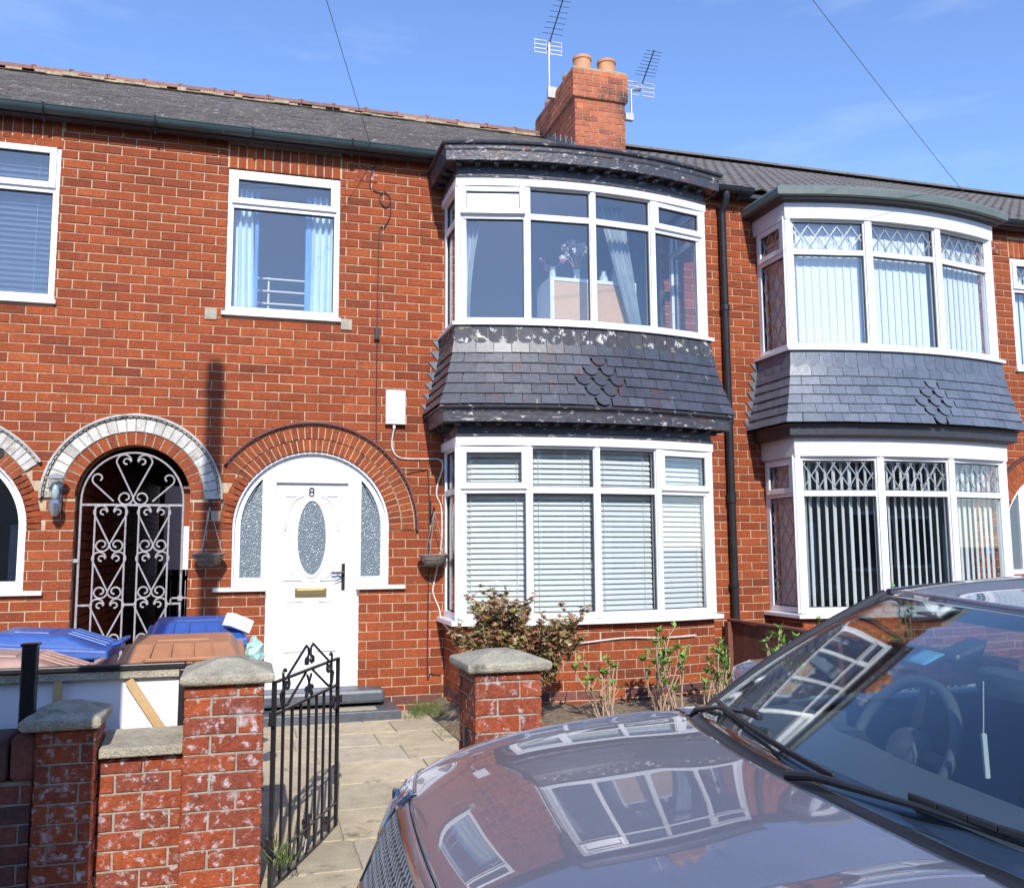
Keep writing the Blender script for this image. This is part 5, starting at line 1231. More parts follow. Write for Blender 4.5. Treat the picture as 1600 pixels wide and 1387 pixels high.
def acer(loc, seed, label):
    rnd = random.Random(seed); t = thing('shrub', loc, label, 'shrub'); br = MB(); tips = []; p = Vector(loc)
    for k in range(8): a = 2*PI*k/8; grow(rnd, p+Vector((rnd.uniform(-.05, .05), rnd.uniform(-.05, .05), 0)), Vector((math.cos(a)*.50, math.sin(a)*.35, 1)), .44, .009, 3, br, tips, split=3, spread=.75)
    br.build('branches', 'twig', t); lf = MB()
    for c, d, i in tips:
        if c.z < .34 or c.z > 1.18+.14*math.sin(c.x*19): continue
        for k in range(rnd.randint(3, 5)):
            base = c+Vector((rnd.uniform(-.02, .02), rnd.uniform(-.02, .02), rnd.uniform(-.02, .02))); dd = (d*.4+Vector((rnd.uniform(-1, 1), rnd.uniform(-1, 1), rnd.uniform(-.7, .4)))).normalized(); up = Vector((rnd.uniform(-.5, .5), rnd.uniform(-.5, .5), 1)); s = rnd.uniform(.8, 1.25)
            side = dd.cross(up).normalized(); rv = rnd.random()
            for q in (-.9, -.35, .35, .9): leaf(lf, base, (dd+side*q), up, .055*s*(1-.2*abs(q)), .017*s, rnd)
    lf.build('foliage', 'acer_leaf', t, fix=False)
acer((3.72, -1.55, .06), 11, 'red and green leaved acer shrub in front of the bay, behind the right pier')
def hydrangea(loc, seed, label, n=9, H=.5, lean=0, leafn=1.0):
    rnd = random.Random(seed); t = thing('shrub', loc, label, 'shrub', 'hydrangea shrubs coming into leaf'); br = MB(); tips = []; p = Vector(loc); lf = MB()
    for k in range(n):
        d = Vector((rnd.uniform(-.35, .35)+lean, rnd.uniform(-.3, .3), 1)).normalized(); h = H*rnd.uniform(.6, 1.15); c = p+Vector((rnd.uniform(-.10, .10), rnd.uniform(-.10, .10), 0)); pts = [c.copy()]
        for i in range(6): d = (d+Vector((rnd.uniform(-.2, .2), rnd.uniform(-.2, .2), .1))).normalized(); c = c+d*h/6; pts.append(c.copy())
        br.tube(pts, [.0075, .007, .0065, .006, .0055, .005, .006], 6)
        for q, pp in enumerate(pts[2:]):
            if rnd.random() < .6:
                e = pp+Vector((rnd.uniform(-.06, .06), rnd.uniform(-.06, .06), .07)); br.tube([pp, e], .0035, 5); m_ = e
                if rnd.random() < .9*leafn:
                    for j in range(5): leaf(lf, m_, Vector((rnd.uniform(-1, 1), rnd.uniform(-1, 1), rnd.uniform(.1, 1))), Vector((0, 0, 1)), rnd.uniform(.04, .08), rnd.uniform(.022, .042), rnd)
        if rnd.random() < .95*leafn:
            for j in range(8): leaf(lf, pts[-1], Vector((rnd.uniform(-1, 1), rnd.uniform(-1, 1), rnd.uniform(.2, 1.2))), Vector((0, 0, 1)), rnd.uniform(.05, .09), rnd.uniform(.028, .046), rnd)
    br.build('stems', 'twig', t); lf.build('leaves', 'hyd_leaf', t, fix=False)
hydrangea((4.45, -1.45, .08), 1, 'sparse hydrangea with bare pale stems under the bay, left of the others', 9, .42, -.25, .5)
hydrangea((5.02, -1.35, .08), 2, 'tall leafy hydrangea under the right part of the bay', 14, .62, 0, 1)
hydrangea((5.45, -1.30, .08), 3, 'budding hydrangea near the car bonnet, below the bay corner', 10, .50, .2, .9)
hydrangea((5.85, -1.6, .08), 4, 'leafy hydrangea beside the brown fence', 9, .62, .1, 1)
hydrangea((7.15, -1.45, .03), 5, 'hydrangea with red tipped stems below the diamond leaded bay', 8, .85, .05, .8)
hydrangea((6.75, -1.3, .03), 6, 'young shoots beside the fence in the right-hand garden', 7, .72, .05, .7)
def weeds():
    rnd = random.Random(9); mb = MB()
    for cx, cy, r, n, h in ((3.30, -.25, .16, 260, .13), (3.42, -.5, .14, 160, .12), (2.88, -.30, .05, 60, .10), (3.45, -1.2, .25, 160, .07), (1.95, -3.78, .05, 60, .14), (1.90, -3.5, .04, 40, .10), (3.15, -.45, .1, 60, .06)):
        for k in range(n):
            a = rnd.uniform(0, 2*PI); q = r*math.sqrt(rnd.random()); c = Vector((cx+q*math.cos(a), cy+q*math.sin(a), .0)); d = Vector((rnd.uniform(-.6, .6), rnd.uniform(-.6, .6), 1)).normalized(); leaf(mb, c, d, Vector((1, .2, 0)), h*rnd.uniform(.4, 1.1), .008, rnd)
    o = mb.build('weeds', 'grass', fix=False); tag(o, 'tufts of weeds and grass along the base of walls and paving', 'weeds', kind='stuff')
    mb = MB()
    for k in range(1500):
        c = Vector((rnd.uniform(3.5, 6.2), rnd.uniform(-3.2, -.8), .075)); s = rnd.uniform(.006, .02)
        mb.cur = rnd.random(); v = [c+Vector((rnd.uniform(-s, s), rnd.uniform(-s, s), rnd.uniform(0, s))) for _ in range(4)]; mb.add(v, [(0, 1, 2), (0, 2, 3), (0, 3, 1), (1, 3, 2)])
    o = mb.build('soil_crumbs', 'soil', fix=False); tag(o, 'loose stones and crumbs of soil in the flower bed', 'soil', kind='stuff')
weeds()

# ------------------------------------------------------------------ the car (nose to the left, far wheels up on the pavement)
YC = -6.31; ROLL = Matrix.Translation((2.85, YC, 0)) @ Matrix.Rotation(-.06, 4, 'Z') @ Matrix.Translation((-2.85, -YC, 0)) @ Matrix.Translation((0, YC, .35)) @ Matrix.Rotation(.045, 4, 'X') @ Matrix.Translation((0, -YC, -.35))
car = thing('parked_car', (3.9, YC, ROAD_Z), 'purple grey metallic hatchback parked in front of the houses, nose to the left', 'car')
BB = [[0, .30, .55, .68, .775, .835, .865, .85]]*3+[[0, .30, .55, .71, .79, .84, .855, .85], [0, .30, .54, .69, .77, .82, .84, .84], [0, .30, .53, .68, .755, .81, .83, .83]]+[[0, .30, .53, .67, .75, .80, .825, .83]]*2
XX = [[2.80, 2.825, 2.88, 2.95, 3.00, 3.02, 3.02, 3.02], [2.62, 2.63, 2.66, 2.70, 2.72, 2.72, 2.72, 2.72], [2.40, 2.41, 2.43, 2.46, 2.48, 2.48, 2.48, 2.48], [2.20, 2.21, 2.24, 2.29, 2.325, 2.35, 2.36, 2.36],
      [2.09, 2.10, 2.135, 2.195, 2.24, 2.28, 2.30, 2.31], [2.03, 2.04, 2.07, 2.12, 2.17, 2.23, 2.26, 2.29], [1.965, 1.975, 2.0, 2.05, 2.10, 2.18, 2.23, 2.27], [1.98, 1.99, 2.02, 2.07, 2.15, 2.21, 2.25, 2.27]]
ZZ = [[.935, .93, .912, .878, .850, .77, .5, .0], [.920, .917, .899, .867, .837, .74, .5, .0], [.890, .888, .872, .842, .812, .71, .48, .0], [.845, .843, .827, .798, .764, .665, .45, .0],
      [.80, .797, .78, .745, .70, .60, .40, .0], [.70, .698, .68, .65, .61, .53, .36, .0], [.48, .48, .47, .46, .44, .38, .30, .0], [.12, .12, .12, .12, .115, .11, .10, .0]]
def cr1(p0, p1, p2, p3, t): return .5*((2*p1)+(p2-p0)*t+(2*p0-5*p1+4*p2-p3)*t*t+(3*p1-p0-3*p2+p3)*t**3)
def surf(G, r, c, mirror=True):
    """catmull-rom surface on a control grid; columns mirrored about the centre line"""
    nr, nc = len(G), len(G[0]); side = 1
    if c < 0: c = -c; side = -1
    lift = 0
    if G is GF and r < 4:
        sm = lambda t: (lambda q: q*q*(3-2*q))(min(max(t, 0), 1)); lift = .014*sm((c-1.75)/.35)*(1-sm((c-2.15)/.55))*sm((4-r)/1.5)*sm(.4+r)
    i = min(int(r), nr-2); j = min(int(c), nc-2); u, v = r-i, c-j
    def P(a, b):
        a = min(max(a, 0), nr-1)
        if b < 0: q = G[a][-b]; return Vector((q[0], -q[1], q[2]))
        return Vector(G[a][min(b, nc-1)])
    rows = [cr1(P(a, j-1), P(a, j), P(a, j+1), P(a, j+2), v) for a in (i-1, i, i+1, i+2)]; p = cr1(*rows, u); return Vector((p.x, p.y*side, p.z+lift))
GF = [[(XX[r][c], BB[r][c], ZZ[r][c]) for c in range(8)] for r in range(8)]
def patch(G, r0, r1, c0, c1, nr, nc, off=0.0, mb=None, thick=0):
    mb = mb or MB(ROLL); vs_ = []
    for i in range(nr+1):
        for j in range(nc+1):
            r = r0+(r1-r0)*i/nr; c = c0+(c1-c0)*j/nc; p = surf(G, r, c)
            if off:
                e = .02; du = surf(G, min(r+e, len(G)-1), c)-surf(G, max(r-e, 0), c); dv = surf(G, r, c+e if c+e <= len(G[0])-1 else c)-surf(G, r, c-e); n = du.cross(dv)
                if n.length > 1e-9:
                    n.normalize()
                    cen = Vector((4.0, 0, .4)); n = n if n.dot(p-cen) > 0 else -n; p = p+n*off
            vs_.append((p.x, YC+p.y, p.z))
    W = nc+1; return mb.add(vs_, [(i*W+j, i*W+j+1, (i+1)*W+j+1, (i+1)*W+j) for i in range(nr) for j in range(nc)])
def car_part(nm, mb, m, parent=None, smooth=True, solid=0, **kw):
    o = mb.build(nm, m, parent or car, smooth=smooth, **kw)
    if solid: md = o.modifiers.new('solid', 'SOLIDIFY'); md.thickness = solid; md.offset = -1
    return o
bonnet = car_part('bonnet', patch(GF, 0, 3.9, -3.0, 3.0, 44, 60), 'car_paint', solid=.004)
fb = patch(GF, 3.925, 7, -7, 7, 32, 84); patch(GF, 0, 3.925, 3.035, 7, 44, 24, mb=fb); patch(GF, 0, 3.925, -7, -3.035, 44, 24, mb=fb)
body = car_part('body', fb, 'car_paint', solid=.004)
# gap beside the bonnet (dark channel under the joint)
g = patch(GF, 0, 4.05, 2.97, 3.06, 40, 2, off=-.012); patch(GF, 0, 4.05, -3.06, -2.97, 40, 2, off=-.012, mb=g); car_part('bonnet_gap', g, 'car_trim', body)
# creases on the bonnet
for s in (-1, 1):
    c = MB(ROLL); c.tube([(p.x, YC+p.y, p.z-.0015) for p in (surf(GF, .05+3.7*i/24, s*(2.15-.25*i/24)) for i in range(25))], .004, 6); car_part('bonnet_crease', c, 'car_paint', bonnet)
# headlights, grille, lower intake, badge field
for s in (-1, 1):
    a, b_ = sorted((s*1.1, s*4.9)); hl = car_part('headlight', patch(GF, 3.72, 4.95, a, b_, 18, 30, off=.004), 'car_glass_lamp' if 'car_glass_lamp' in MATS else 'glass', solid=.003)
    car_part('lamp_housing', patch(GF, 3.72, 4.95, a, b_, 10, 14, off=.0015), 'car_trim', hl)
    for rr, cc, rad in ((4.4, 1.75, .03), (4.4, 2.65, .03), (4.35, 3.4, .024)):
        p = surf(GF, rr, s*cc); lm = MB(ROLL); lm.lathe([(rad*.3, .05), (rad*.8, .03), (rad, 0), (rad*.92, -.002), (rad*.7, .03)], (p.x-.003, YC+p.y, p.z-.0), 24, 'x'); car_part('lamp_bowl', lm, 'chrome', hl)
        lm = MB(ROLL); lm.lathe([(.0, -.002), (rad*.45, .004), (rad*.5, .02)], (p.x-.005, YC+p.y, p.z), 16, 'x'); car_part('lamp_lens', lm, 'glass', hl)
    c = MB(ROLL); c.tube([(p.x, YC+p.y, p.z) for p in (surf(GF, r_, c_) for r_, c_ in [(4.93, s*1.12), (4.6, s*1.12), (4.2, s*1.12)]+[(3.74, s*(1.15+3.7*i/16)) for i in range(17)]+[(3.74+1.2*i/8, s*4.87) for i in range(9)])], .004, 6); car_part('lamp_trim', c, 'chrome', hl)
    for k in range(6):
        c = MB(ROLL); c.tube([(p.x-.004, YC+p.y, p.z+.002) for p in (surf(GF, 3.85+.9*i/6, s*(1.3+.6*k)) for i in range(7))], .004, 6); car_part('lamp_fin', c, 'chrome', hl)
gr = car_part('grille', patch(GF, 4.12, 5.35, -1.06, 1.06, 14, 40, off=.003), 'car_trim', solid=.003)
c = MB(ROLL)
for k in range(46):
    for j in range(5):
        r_, c_ = 4.22+.25*j, -1.02+.08*k+(.04 if j % 2 else 0)
        if abs(c_) > 1.02: continue
        p = [surf(GF, r_+dr, c_+dc) for dr, dc in ((-.11, 0), (0, .036), (.11, 0), (0, -.036))]; c.tube([(q.x-.008, YC+q.y, q.z) for q in p], .0022, 4, close=True)
car_part('grille_mesh', c, 'lead', gr, smooth=False)
c = MB(ROLL); c.tube([(p.x-.006, YC+p.y, p.z) for p in [surf(GF, 4.10, -1.08+2.16*i/40) for i in range(41)]+[surf(GF, 5.37, 1.08-2.16*i/40) for i in range(41)]], .009, 8, close=True); car_part('grille_surround', c, 'chrome', gr)
car_part('lower_intake', patch(GF, 5.75, 6.75, -2.6, 2.6, 8, 40, off=.004), 'car_trim', solid=.003)
for s in (-1, 1):
    a, b_ = sorted((s*2.9, s*4.4)); fl = car_part('fog_lamp_bay', patch(GF, 5.55, 6.5, a, b_, 10, 16, off=.004), 'car_trim', solid=.003)
    p = surf(GF, 6.0, s*3.6); lm = MB(ROLL); lm.lathe([(.0, -.01), (.045, -.006), (.05, .02)], (p.x-.008, YC+p.y, p.z), 20, 'x'); car_part('fog_lamp', lm, 'chrome', fl)
# lower body sides and tail: control grid from cowl to rear
SX = [3.02, 3.5, 4.0, 4.6, 5.2, 5.7, 6.0, 6.12]
SB = [(.80, .845, .865, .85)]+[(.815, .855, .88, .86)]*4+[(.80, .84, .865, .85), (.74, .79, .82, .82), (.62, .66, .70, .70)]
SZ = [(.850, .77, .5, .10), (.862, .78, .48, .08), (.875, .785, .48, .08), (.89, .79, .48, .08), (.905, .80, .5, .08), (.915, .82, .52, .10), (.92, .80, .52, .14), (.90, .78, .5, .18)]
GS = [[(SX[i], SB[i][k], SZ[i][k]) for k in range(4)] for i in range(8)]
for s in (-1, 1):
    b = MB(ROLL); vs_ = []; nr, nc = 60, 14
    for i in range(nr+1):
        for j in range(nc+1): p = surf(GS, 7*i/nr, 3*j/nc); vs_.append((p.x, YC+s*p.y, p.z))
    b.add(vs_, [(i*(nc+1)+j, i*(nc+1)+j+1, (i+1)*(nc+1)+j+1, (i+1)*(nc+1)+j) for i in range(nr) for j in range(nc)])
    car_part('body_side', b, 'car_paint', solid=.004)
    for X0, X1 in ((3.12, 4.22), (4.24, 5.10)): # door shut lines, handles
        d = MB(ROLL)
        for X in (X0, X1):
            i = max(k for k in range(8) if SX[k] <= X); r_ = i+(X-SX[i])/(SX[i+1]-SX[i])
            d.tube([(p.x, YC+s*(p.y+.0006), p.z) for p in (surf(GS, r_, 2.8*k/14) for k in range(15))], .003, 5)
        car_part('door_gap', d, 'car_trim', smooth=False)
        d = MB(ROLL); d.tube([(X1-.22, YC+s*.862, .74), (X1-.20, YC+s*.885, .745), (X1-.08, YC+s*.885, .75), (X1-.06, YC+s*.862, .75)], .011, 8); car_part('door_handle', d, 'car_paint')
b = MB(ROLL); b.box(2.30, 6.05, YC-.80, YC+.80, .02, .12); b.box(6.02, 6.14, YC-.66, YC+.66, .16, .88); car_part('underbody', b, 'car_trim', smooth=False)
for s in (-1, 1):
    for X in (2.80, 5.30):
        w = MB(ROLL); c_ = (X, YC+s*.755, .165); w.lathe([(.20, -.095), (.27, -.10), (.305, -.08), (.31, 0), (.305, .08), (.27, .10), (.20, .095)], c_, 40, 'y'); wh = car_part('wheel', w, 'tyre')
        r_ = MB(ROLL); r_.lathe([(.0, s*.07), (.05, s*.075), (.06, s*.06), (.19, s*.085), (.205, s*.098), (.205, -s*.05), (.0, -s*.05)], c_, 32, 'y'); car_part('rim', r_, 'silver', wh)
        a_ = MB(ROLL); a_.tube([(X+.335*math.cos(PI*i/20), YC+s*(.868 if X > 3 else .862), .165+.335*math.sin(PI*i/20)) for i in range(21)], .014, 6); car_part('wheel_arch', a_, 'car_trim')
# roof
RX = [3.52, 3.78, 4.20, 4.70, 5.20, 5.65, 5.86]
RBc = [0, .25, .48, .60, .635]
RZc = [[1.238, 1.238, 1.236, 1.230, 1.220], [1.275, 1.274, 1.268, 1.253, 1.237], [1.305, 1.302, 1.292, 1.272, 1.248], [1.308, 1.305, 1.294, 1.272, 1.245], [1.288, 1.285, 1.272, 1.250, 1.222], [1.244, 1.241, 1.23, 1.21, 1.185], [1.21, 1.208, 1.20, 1.185, 1.16]]
off0 = [0, .01, .035, .06, .07]
GR = [[(RX[i]+(off0[c] if i == 0 else off0[c]*.5 if i == 1 else 0), RBc[c]*(1 if i < 4 else 1-.05*(i-3)), RZc[i][c]) for c in range(5)] for i in range(7)]
rb = MB(ROLL); patch(GR, 0, 6, -4, 4, 48, 48, mb=rb); roof = car_part('roof', rb, 'car_paint', solid=.01)
b = MB(ROLL)
for s in (-1, 1): b.tube([(p.x, YC+p.y, p.z+.001) for p in (surf(GR, 6*i/30, s*3.35) for i in range(31))], .006, 6)
car_part('roof_seam', b, 'car_trim', roof)
# windscreen surface
def ws(u, v): # u across -1..1 , v 0 base .. 1 top
    a = abs(u); base = surf(GF, 0, 3.35*a); top = surf(GR, 0, 3.75*a)
    base = Vector((base.x+.05, base.y, base.z-.012)); top = Vector((top.x-.006, top.y, top.z-.004)); p = base.lerp(top, v)
    bulge = math.sin(PI*v)*.022; p = p+Vector((-bulge*.6, 0, bulge*.8)); return Vector((p.x, YC+(p.y if u > 0 else -p.y), p.z))
def ws_patch(u0, u1, v0, v1, nu, nv, off=0):
    b = MB(ROLL); n = Vector((-.55, 0, .83)); vs_ = [ws(u0+(u1-u0)*i/nu, v0+(v1-v0)*j/nv)+n*off for i in range(nu+1) for j in range(nv+1)]
    return b.add(vs_, [(i*(nv+1)+j, i*(nv+1)+j+1, (i+1)*(nv+1)+j+1, (i+1)*(nv+1)+j) for i in range(nu) for j in range(nv)])
wsc = car_part('windscreen', ws_patch(-1, 1, 0, 1, 60, 24), 'car_glass', solid=.004)
b = ws_patch(-1, 1, 0, .085, 40, 3, -.008)
for a_ in ((-1, -.955, .08, .98), (.955, 1, .08, .98), (-1, 1, .965, 1)): q = ws_patch(*a_, 40, 12, -.008); n0 = len(b.v); b.v += q.v; b.f += [tuple(n0+k for k in f) for f in q.f]; b.rv += q.rv; b.mi += q.mi
car_part('ceramic_band', b, 'car_trim', wsc, solid=.002)
# cowl, pillars, side glass
b = MB(ROLL); vs_ = []
for i in range(41):
    u = -1+2*i/40; p = surf(GF, 0, 3.35*u) if u >= 0 else surf(GF, 0, 3.35*u); q = ws(u if abs(u) > 1e-6 else 1e-6, .02)
    p = Vector((p.x, YC+p.y, p.z-.006)); vs_ += [p, p.lerp(q, .5)-Vector((0, 0, .012)), q+Vector((-.01, 0, -.001))]
b.add(vs_, [(3*i+k, 3*i+k+1, 3*i+k+4, 3*i+k+3) for i in range(40) for k in range(2)]); car_part('cowl', b, 'car_trim', solid=.004)
belt = lambda X: Vector((X, .80, .85+.02*(X-3.02)))
for s in (-1, 1):
    S = lambda p: (p[0], YC+s*p[1], p[2])
    rail = [surf(GR, 6*i/24, 4) for i in range(25)]
    b = MB(ROLL); base = surf(GF, 0, 3.5); t0 = rail[0]; pts = [Vector((base.x+.05, base.y, base.z)).lerp(t0, i/10)+Vector((-.012, .006, .016))*math.sin(PI*i/10) for i in range(11)]
    b.tube([S(p) for p in rail], .014, 8); car_part('pillar_and_rail', b, 'car_paint')
    b = MB(ROLL); b.tube([S(p-Vector((0, .0, .006))+Vector((.0, .013, 0))) for p in pts], .017, 8); car_part('pillar_trim', b, 'car_trim')
    b = MB(ROLL); vs_ = []; n = 24
    for i in range(n+1):
        q = rail[i]-Vector((0, -.004, .012)); X = max(3.08, min(5.75, 3.1+(5.86-3.3)*i/n)); w = belt(X); vs_ += [S(w), S(w.lerp(q, .5)+Vector((0, .02, 0))), S(q)]
    b.add(vs_, [(3*i+k, 3*i+k+1, 3*i+k+4, 3*i+k+3) for i in range(n) for k in range(2)]); sg = car_part('side_glass', b, 'car_glass', solid=.003)
    for X, i in ((4.23, 10), (5.12, 18)):
        b = MB(ROLL); b.tube([S(belt(X)), S(belt(X).lerp(rail[i], .5)+Vector((0, .022, 0))), S(rail[i])], .026, 8); car_part('door_pillar', b, 'car_trim', sg)
    b = MB(ROLL); b.add([S(p) for p in (belt(5.72), Vector((6.02, .74, .92)), rail[24]+Vector((0, .01, 0)), rail[22])], [(0, 1, 2, 3)]); car_part('rear_quarter', b, 'car_paint', solid=.02)
    # door mirror
    b = MB(ROLL); c_ = Vector((3.36, .985, .895)); vs_ = []; prof = [(-.10, .35), (-.075, .8), (-.02, 1), (.03, 1.0), (.045, .93)]
    for dx, k in prof:
        for a_ in range(16):
            an = 2*PI*a_/16; cy_, sz_ = math.cos(an), math.sin(an); y_ = .105*k*(abs(cy_)**.7)*(1 if cy_ > 0 else -1); z_ = .075*k*(abs(sz_)**.7)*(1 if sz_ > 0 else -1); vs_.append(S(c_+Vector((dx+.02*y_/.1*0, y_, z_))))
    b.add(vs_, [(i*16+k, i*16+(k+1) % 16, (i+1)*16+(k+1) % 16, (i+1)*16+k) for i in range(4) for k in range(16)]+[tuple(range(16)), tuple(64+k for k in range(16))])
    dm = car_part('door_mirror', b, 'car_paint'); b = MB(ROLL); b.tube([S((3.33, .80, .86)), S((3.34, .90, .865)), S((3.35, .95, .87))], .022, 8); car_part('mirror_arm', b, 'car_trim', dm)
rw = MB(ROLL); rw.add([(5.86, YC-.57, 1.16), (5.86, YC+.57, 1.16), (6.08, YC+.66, .90), (6.08, YC-.66, .90)], [(0, 1, 2, 3)]); car_part('rear_window', rw, 'car_glass', smooth=False, solid=.004)
# inside: dashboard, wheel, seats, mirror
b = MB(ROLL); vs_ = []; D = [(.0, -.02), (.14, .012), (.26, .008), (.34, -.02), (.38, -.10), (.38, -.45)]; n = 24
for i in range(n+1):
    u = -1+2*i/n; q = ws(u*.97 if abs(u) > 1e-6 else 1e-6, .03)
    hump = .028*math.exp(-((u-.50)/.22)**2)
    for k, (dx, dz) in enumerate(D): vs_.append((max(q.x, 2.86)+dx*(1 if abs(u) < .9 else .9), q.y, q.z+dz-.015+(hump if k in (2, 3) else 0)))
m = len(D); b.add(vs_, [(i*m+k, i*m+k+1, (i+1)*m+k+1, (i+1)*m+k) for i in range(n) for k in range(m-1)]); dash = car_part('dashboard', b, 'dash', solid=.01)
b = MB(ROLL); b.hexa([(3.20, YC+.20, .84), (3.27, YC+.20, .84), (3.27, YC+.52, .84), (3.20, YC+.52, .84), (3.14, YC+.22, .93), (3.23, YC+.22, .925), (3.23, YC+.50, .925), (3.14, YC+.50, .93)]); car_part('instrument_hood', b, 'car_trim', dash, smooth=False, bevel=.012)
b = MB(ROLL @ Matrix.Translation((3.42, YC+.36, .845)) @ Matrix.Rotation(R(-62), 4, 'Y')); b.tube([(.185*math.cos(2*PI*i/40), .185*math.sin(2*PI*i/40), 0) for i in range(40)], .015, 10, close=True)
sw = car_part('steering_wheel', b, 'dash'); b.v = []; b.f = []; b.rv = []; b.mi = []
for a_ in (0, PI, -PI/2): b.bar((.05*math.cos(a_), .05*math.sin(a_), -.02), (.175*math.cos(a_), .175*math.sin(a_), 0), .03, .012, up=(0, 0, 1))
car_part('spoke', b, 'car_trim', sw, smooth=False, bevel=.003); b.v = []; b.f = []; b.rv = []; b.mi = []; b.lathe([(.0, .01), (.05, .005), (.062, -.02), (.05, -.06)], (0, 0, 0), 20); car_part('wheel_hub', b, 'dash', sw)
for s in (-1, 1):
    b = MB(ROLL); yy = YC+s*.36; b.hexa([(4.02, yy-.25, .42), (4.16, yy-.25, .42), (4.16, yy+.25, .42), (4.02, yy+.25, .42), (4.22, yy-.19, .98), (4.32, yy-.19, .98), (4.32, yy+.19, .98), (4.22, yy+.19, .98)]); b.box(3.62, 4.14, yy-.26, yy+.26, .26, .42)
    st_ = car_part('seat', b, 'seat_cloth', smooth=False, bevel=.05); b = MB(ROLL); b.box(4.24, 4.33, yy-.13, yy+.13, 1.0, 1.15); car_part('headrest', b, 'seat_cloth', st_, smooth=False, bevel=.035)
b = MB(ROLL); b.hexa([(5.0, YC-.62, .40), (5.12, YC-.62, .40), (5.12, YC+.62, .40), (5.0, YC+.62, .40), (5.2, YC-.58, .92), (5.3, YC-.58, .92), (5.3, YC+.58, .92), (5.2, YC+.58, .92)]); b.box(4.6, 5.1, YC-.62, YC+.62, .26, .42); car_part('rear_bench', b, 'seat_cloth', smooth=False, bevel=.04)
b = MB(ROLL); b.box(2.9, 5.9, YC-.78, YC+.78, .12, .16); car_part('cabin_floor', b, 'seat_cloth', smooth=False)
for s in (-1, 1): b = MB(ROLL); b.box(3.06, 5.7, YC+s*.79-.01, YC+s*.79+.01, .16, .84); car_part('door_lining', b, 'seat_cloth', smooth=False)
b = MB(ROLL); b.box(3.62, 5.8, YC-.55, YC+.55, 1.165, 1.172); car_part('headlining', b, 'dash', smooth=False)
mt = ws(1e-6, .70)
b = MB(ROLL); b.hexa([(mt.x-.00, YC+.0, mt.z-.035), (mt.x+.07, YC+.0, mt.z-.035), (mt.x+.07, YC+.07, mt.z-.035), (mt.x-.0, YC+.07, mt.z-.035), (mt.x+.005, YC+.0, mt.z-.012), (mt.x+.10, YC+.0, mt.z+.02), (mt.x+.10, YC+.07, mt.z+.02), (mt.x+.005, YC+.07, mt.z-.012)]); sh_ = car_part('sensor_housing', b, 'car_trim', smooth=False, bevel=.01)
b = MB(ROLL); c_ = Vector((mt.x+.14, YC-.03, mt.z-.085)); vs_ = []
for dx, k in ((-.03, .7), (-.015, .95), (.01, 1), (.016, .95)):
    for a_ in range(24):
        an = 2*PI*a_/24; cy_, sz_ = math.cos(an), math.sin(an); vs_.append(c_+Vector((dx, .125*k*(abs(cy_)**.5)*(1 if cy_ > 0 else -1), .036*k*(abs(sz_)**.6)*(1 if sz_ > 0 else -1))))
b.add(vs_, [(i*24+k, i*24+(k+1) % 24, (i+1)*24+(k+1) % 24, (i+1)*24+k) for i in range(3) for k in range(24)]+[tuple(range(24)), tuple(72+k for k in range(24))]); car_part('rear_view_mirror', b, 'dash')
b = ws_patch(.02, .10, .60, .68, 4, 3, -.010); car_part('screen_sticker', b, 'sticker', wsc, solid=.0015)
b = MB(ROLL); b.tube([(mt.x+.10, YC+.03, mt.z-.08), (mt.x+.10, YC+.035, mt.z-.20)], .0015, 5); b.bar((mt.x+.10, YC+.035, mt.z-.20), (mt.x+.105, YC+.033, mt.z-.30), .012, .006)
o = car_part('hanging_charm', b, 'upvc')
# wipers
def wiper(piv, u_tip, v_tip, u0, v0, name='wiper'):
    P0 = ws(piv, .0)+Vector((-.03, 0, .012)); hinge = ws(piv*.5+u_tip*.5, (v_tip)*.5+.01)+Vector((-.012, 0, .03)); T0 = ws(u_tip, v_tip)+Vector((-.012, 0, .022))
    b = MB(ROLL); b.tube([P0, P0.lerp(T0, .12)+Vector((-.006, 0, .016)), P0.lerp(T0, .5)+Vector((-.006, 0, .018)), T0], [.010, .009, .006, .0045], 8); w = car_part(name, b, 'car_trim')
    A, B = ws(u0[0], u0[1])+Vector((-.010, 0, .012)), ws(v0[0], v0[1])+Vector((-.010, 0, .012)); b = MB(ROLL); n = 10; pts = [ws(u0[0]+(v0[0]-u0[0])*i/n, u0[1]+(v0[1]-u0[1])*i/n)+Vector((-.009, 0, .013)) for i in range(n+1)]
    for i in range(n): b.bar(pts[i], pts[i+1], .009, .014)
    car_part('wiper_blade', b, 'car_trim', w, smooth=False, bevel=.003)
    b = MB(ROLL); b.bar(T0+Vector((0, .035, 0)), T0-Vector((0, .035, 0)), .018, .018); car_part('blade_clip', b, 'car_trim', w, smooth=False, bevel=.004)
wiper(.93, .22, .11, (.62, .10), (-.18, .045))
wiper(-.10, -.86, .10, (-.35, .085), (-1.0, .13))

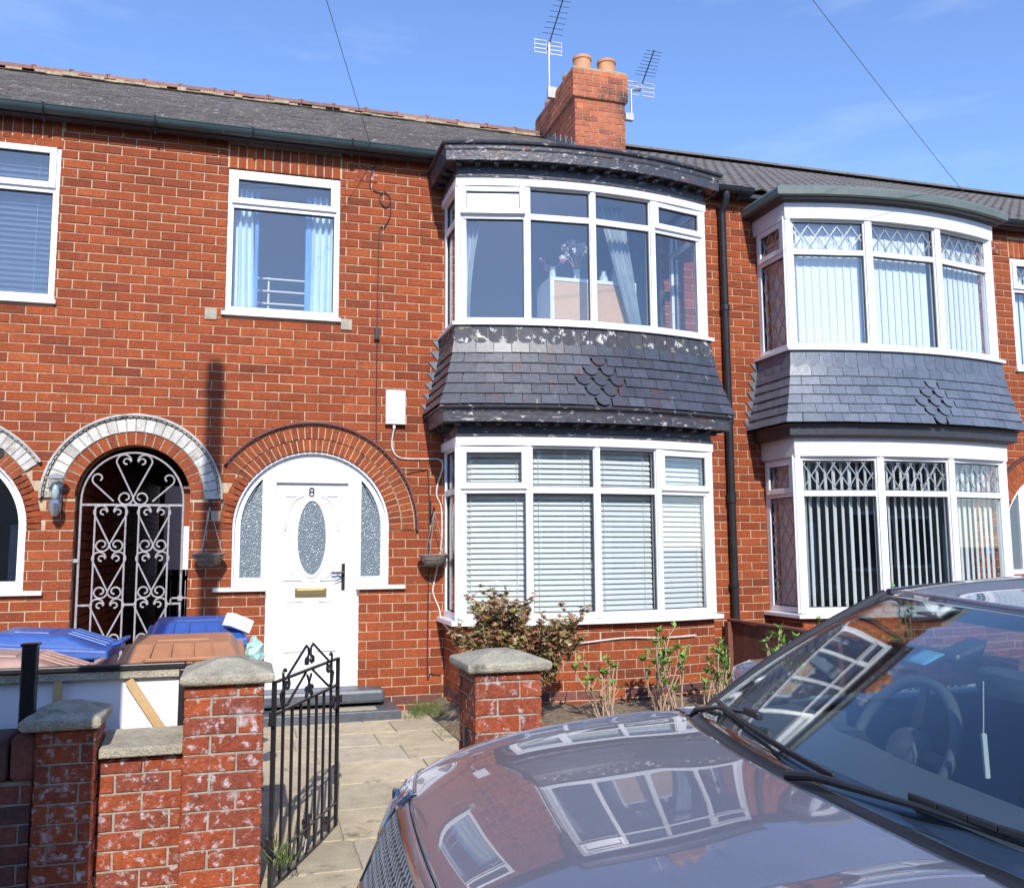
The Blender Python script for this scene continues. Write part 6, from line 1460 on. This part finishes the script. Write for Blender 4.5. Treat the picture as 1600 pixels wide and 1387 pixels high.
# unseen cabinet added beside the pole, only to cast shade on the left wall and pier
sc_ = thing('shade_cabinet', (.4, -4.85, PAVE_Z), 'tall dark green cabinet added out of view to shade the left wall and pier', 'added shade caster')
MB().box(-.12, .97, -5.05, -4.65, PAVE_Z, PAVE_Z+.10).build('plinth', 'grey_paving', sc_, bevel=.01)
MB().box(-.10, .95, -5.03, -4.67, PAVE_Z+.101, 1.70).build('body', 'cabinet_green', sc_, bevel=.02)
MB().box(-.12, .965, -5.05, -4.65, 1.701, 1.74).build('lid', 'cabinet_green', sc_, bevel=.012)
for x in (-.07, .435):
    for y0_, y1_ in ((-5.045, -5.031), (-4.669, -4.655)): 
        dd = MB().box(x, x+.48, y0_, y1_, .12, 1.62).build('door', 'cabinet_green', sc_, bevel=.004)
    for k in range(6): MB().box(x+.08, x+.40, -5.052, -5.0455, 1.30+k*.04, 1.315+k*.04).build('louvre', 'gasket', sc_)
MB().tube([(.425, -5.05, .85), (.425, -5.05, .98)], .012, 8).build('handle', 'black_metal', sc_)
# facing terrace across the road, seen only mirrored in the glass
op = thing('terraced_house', (4, -19, 0), 'plain brick terrace across the road, only mirrored in the lower window panes', 'house')
MB().box(-14, 26, -27, -19, -.15, 5.0).build('wall', 'grey_mortar', op)
b = MB(); b.add([(-14.3, -18.7, 4.95), (26.3, -18.7, 4.95), (26.3, -23, 7.3), (-14.3, -23, 7.3), (-14.3, -27.3, 4.95), (26.3, -27.3, 4.95)], [(0, 1, 2, 3), (3, 2, 5, 4), (0, 3, 4), (1, 5, 2), (0, 4, 5, 1)]); b.build('roof', 'roof_tile', op)
for i in range(8):
    x = -12+i*4.8
    for z0, z1 in ((.8, 2.3), (3.2, 4.5)):
        w = MB().box(x, x+2.2, -19, -18.6, z0-.1, z1+.1).build('window', 'upvc', op)
        for k in range(3): MB().box(x+.1+k*.7, x+.7+k*.7, -18.61, -18.585, z0, z1).build('pane', 'gasket', w)
    MB().box(x+3.0, x+3.9, -19.05, -18.97, 0, 2.1).build('door', 'upvc', op)
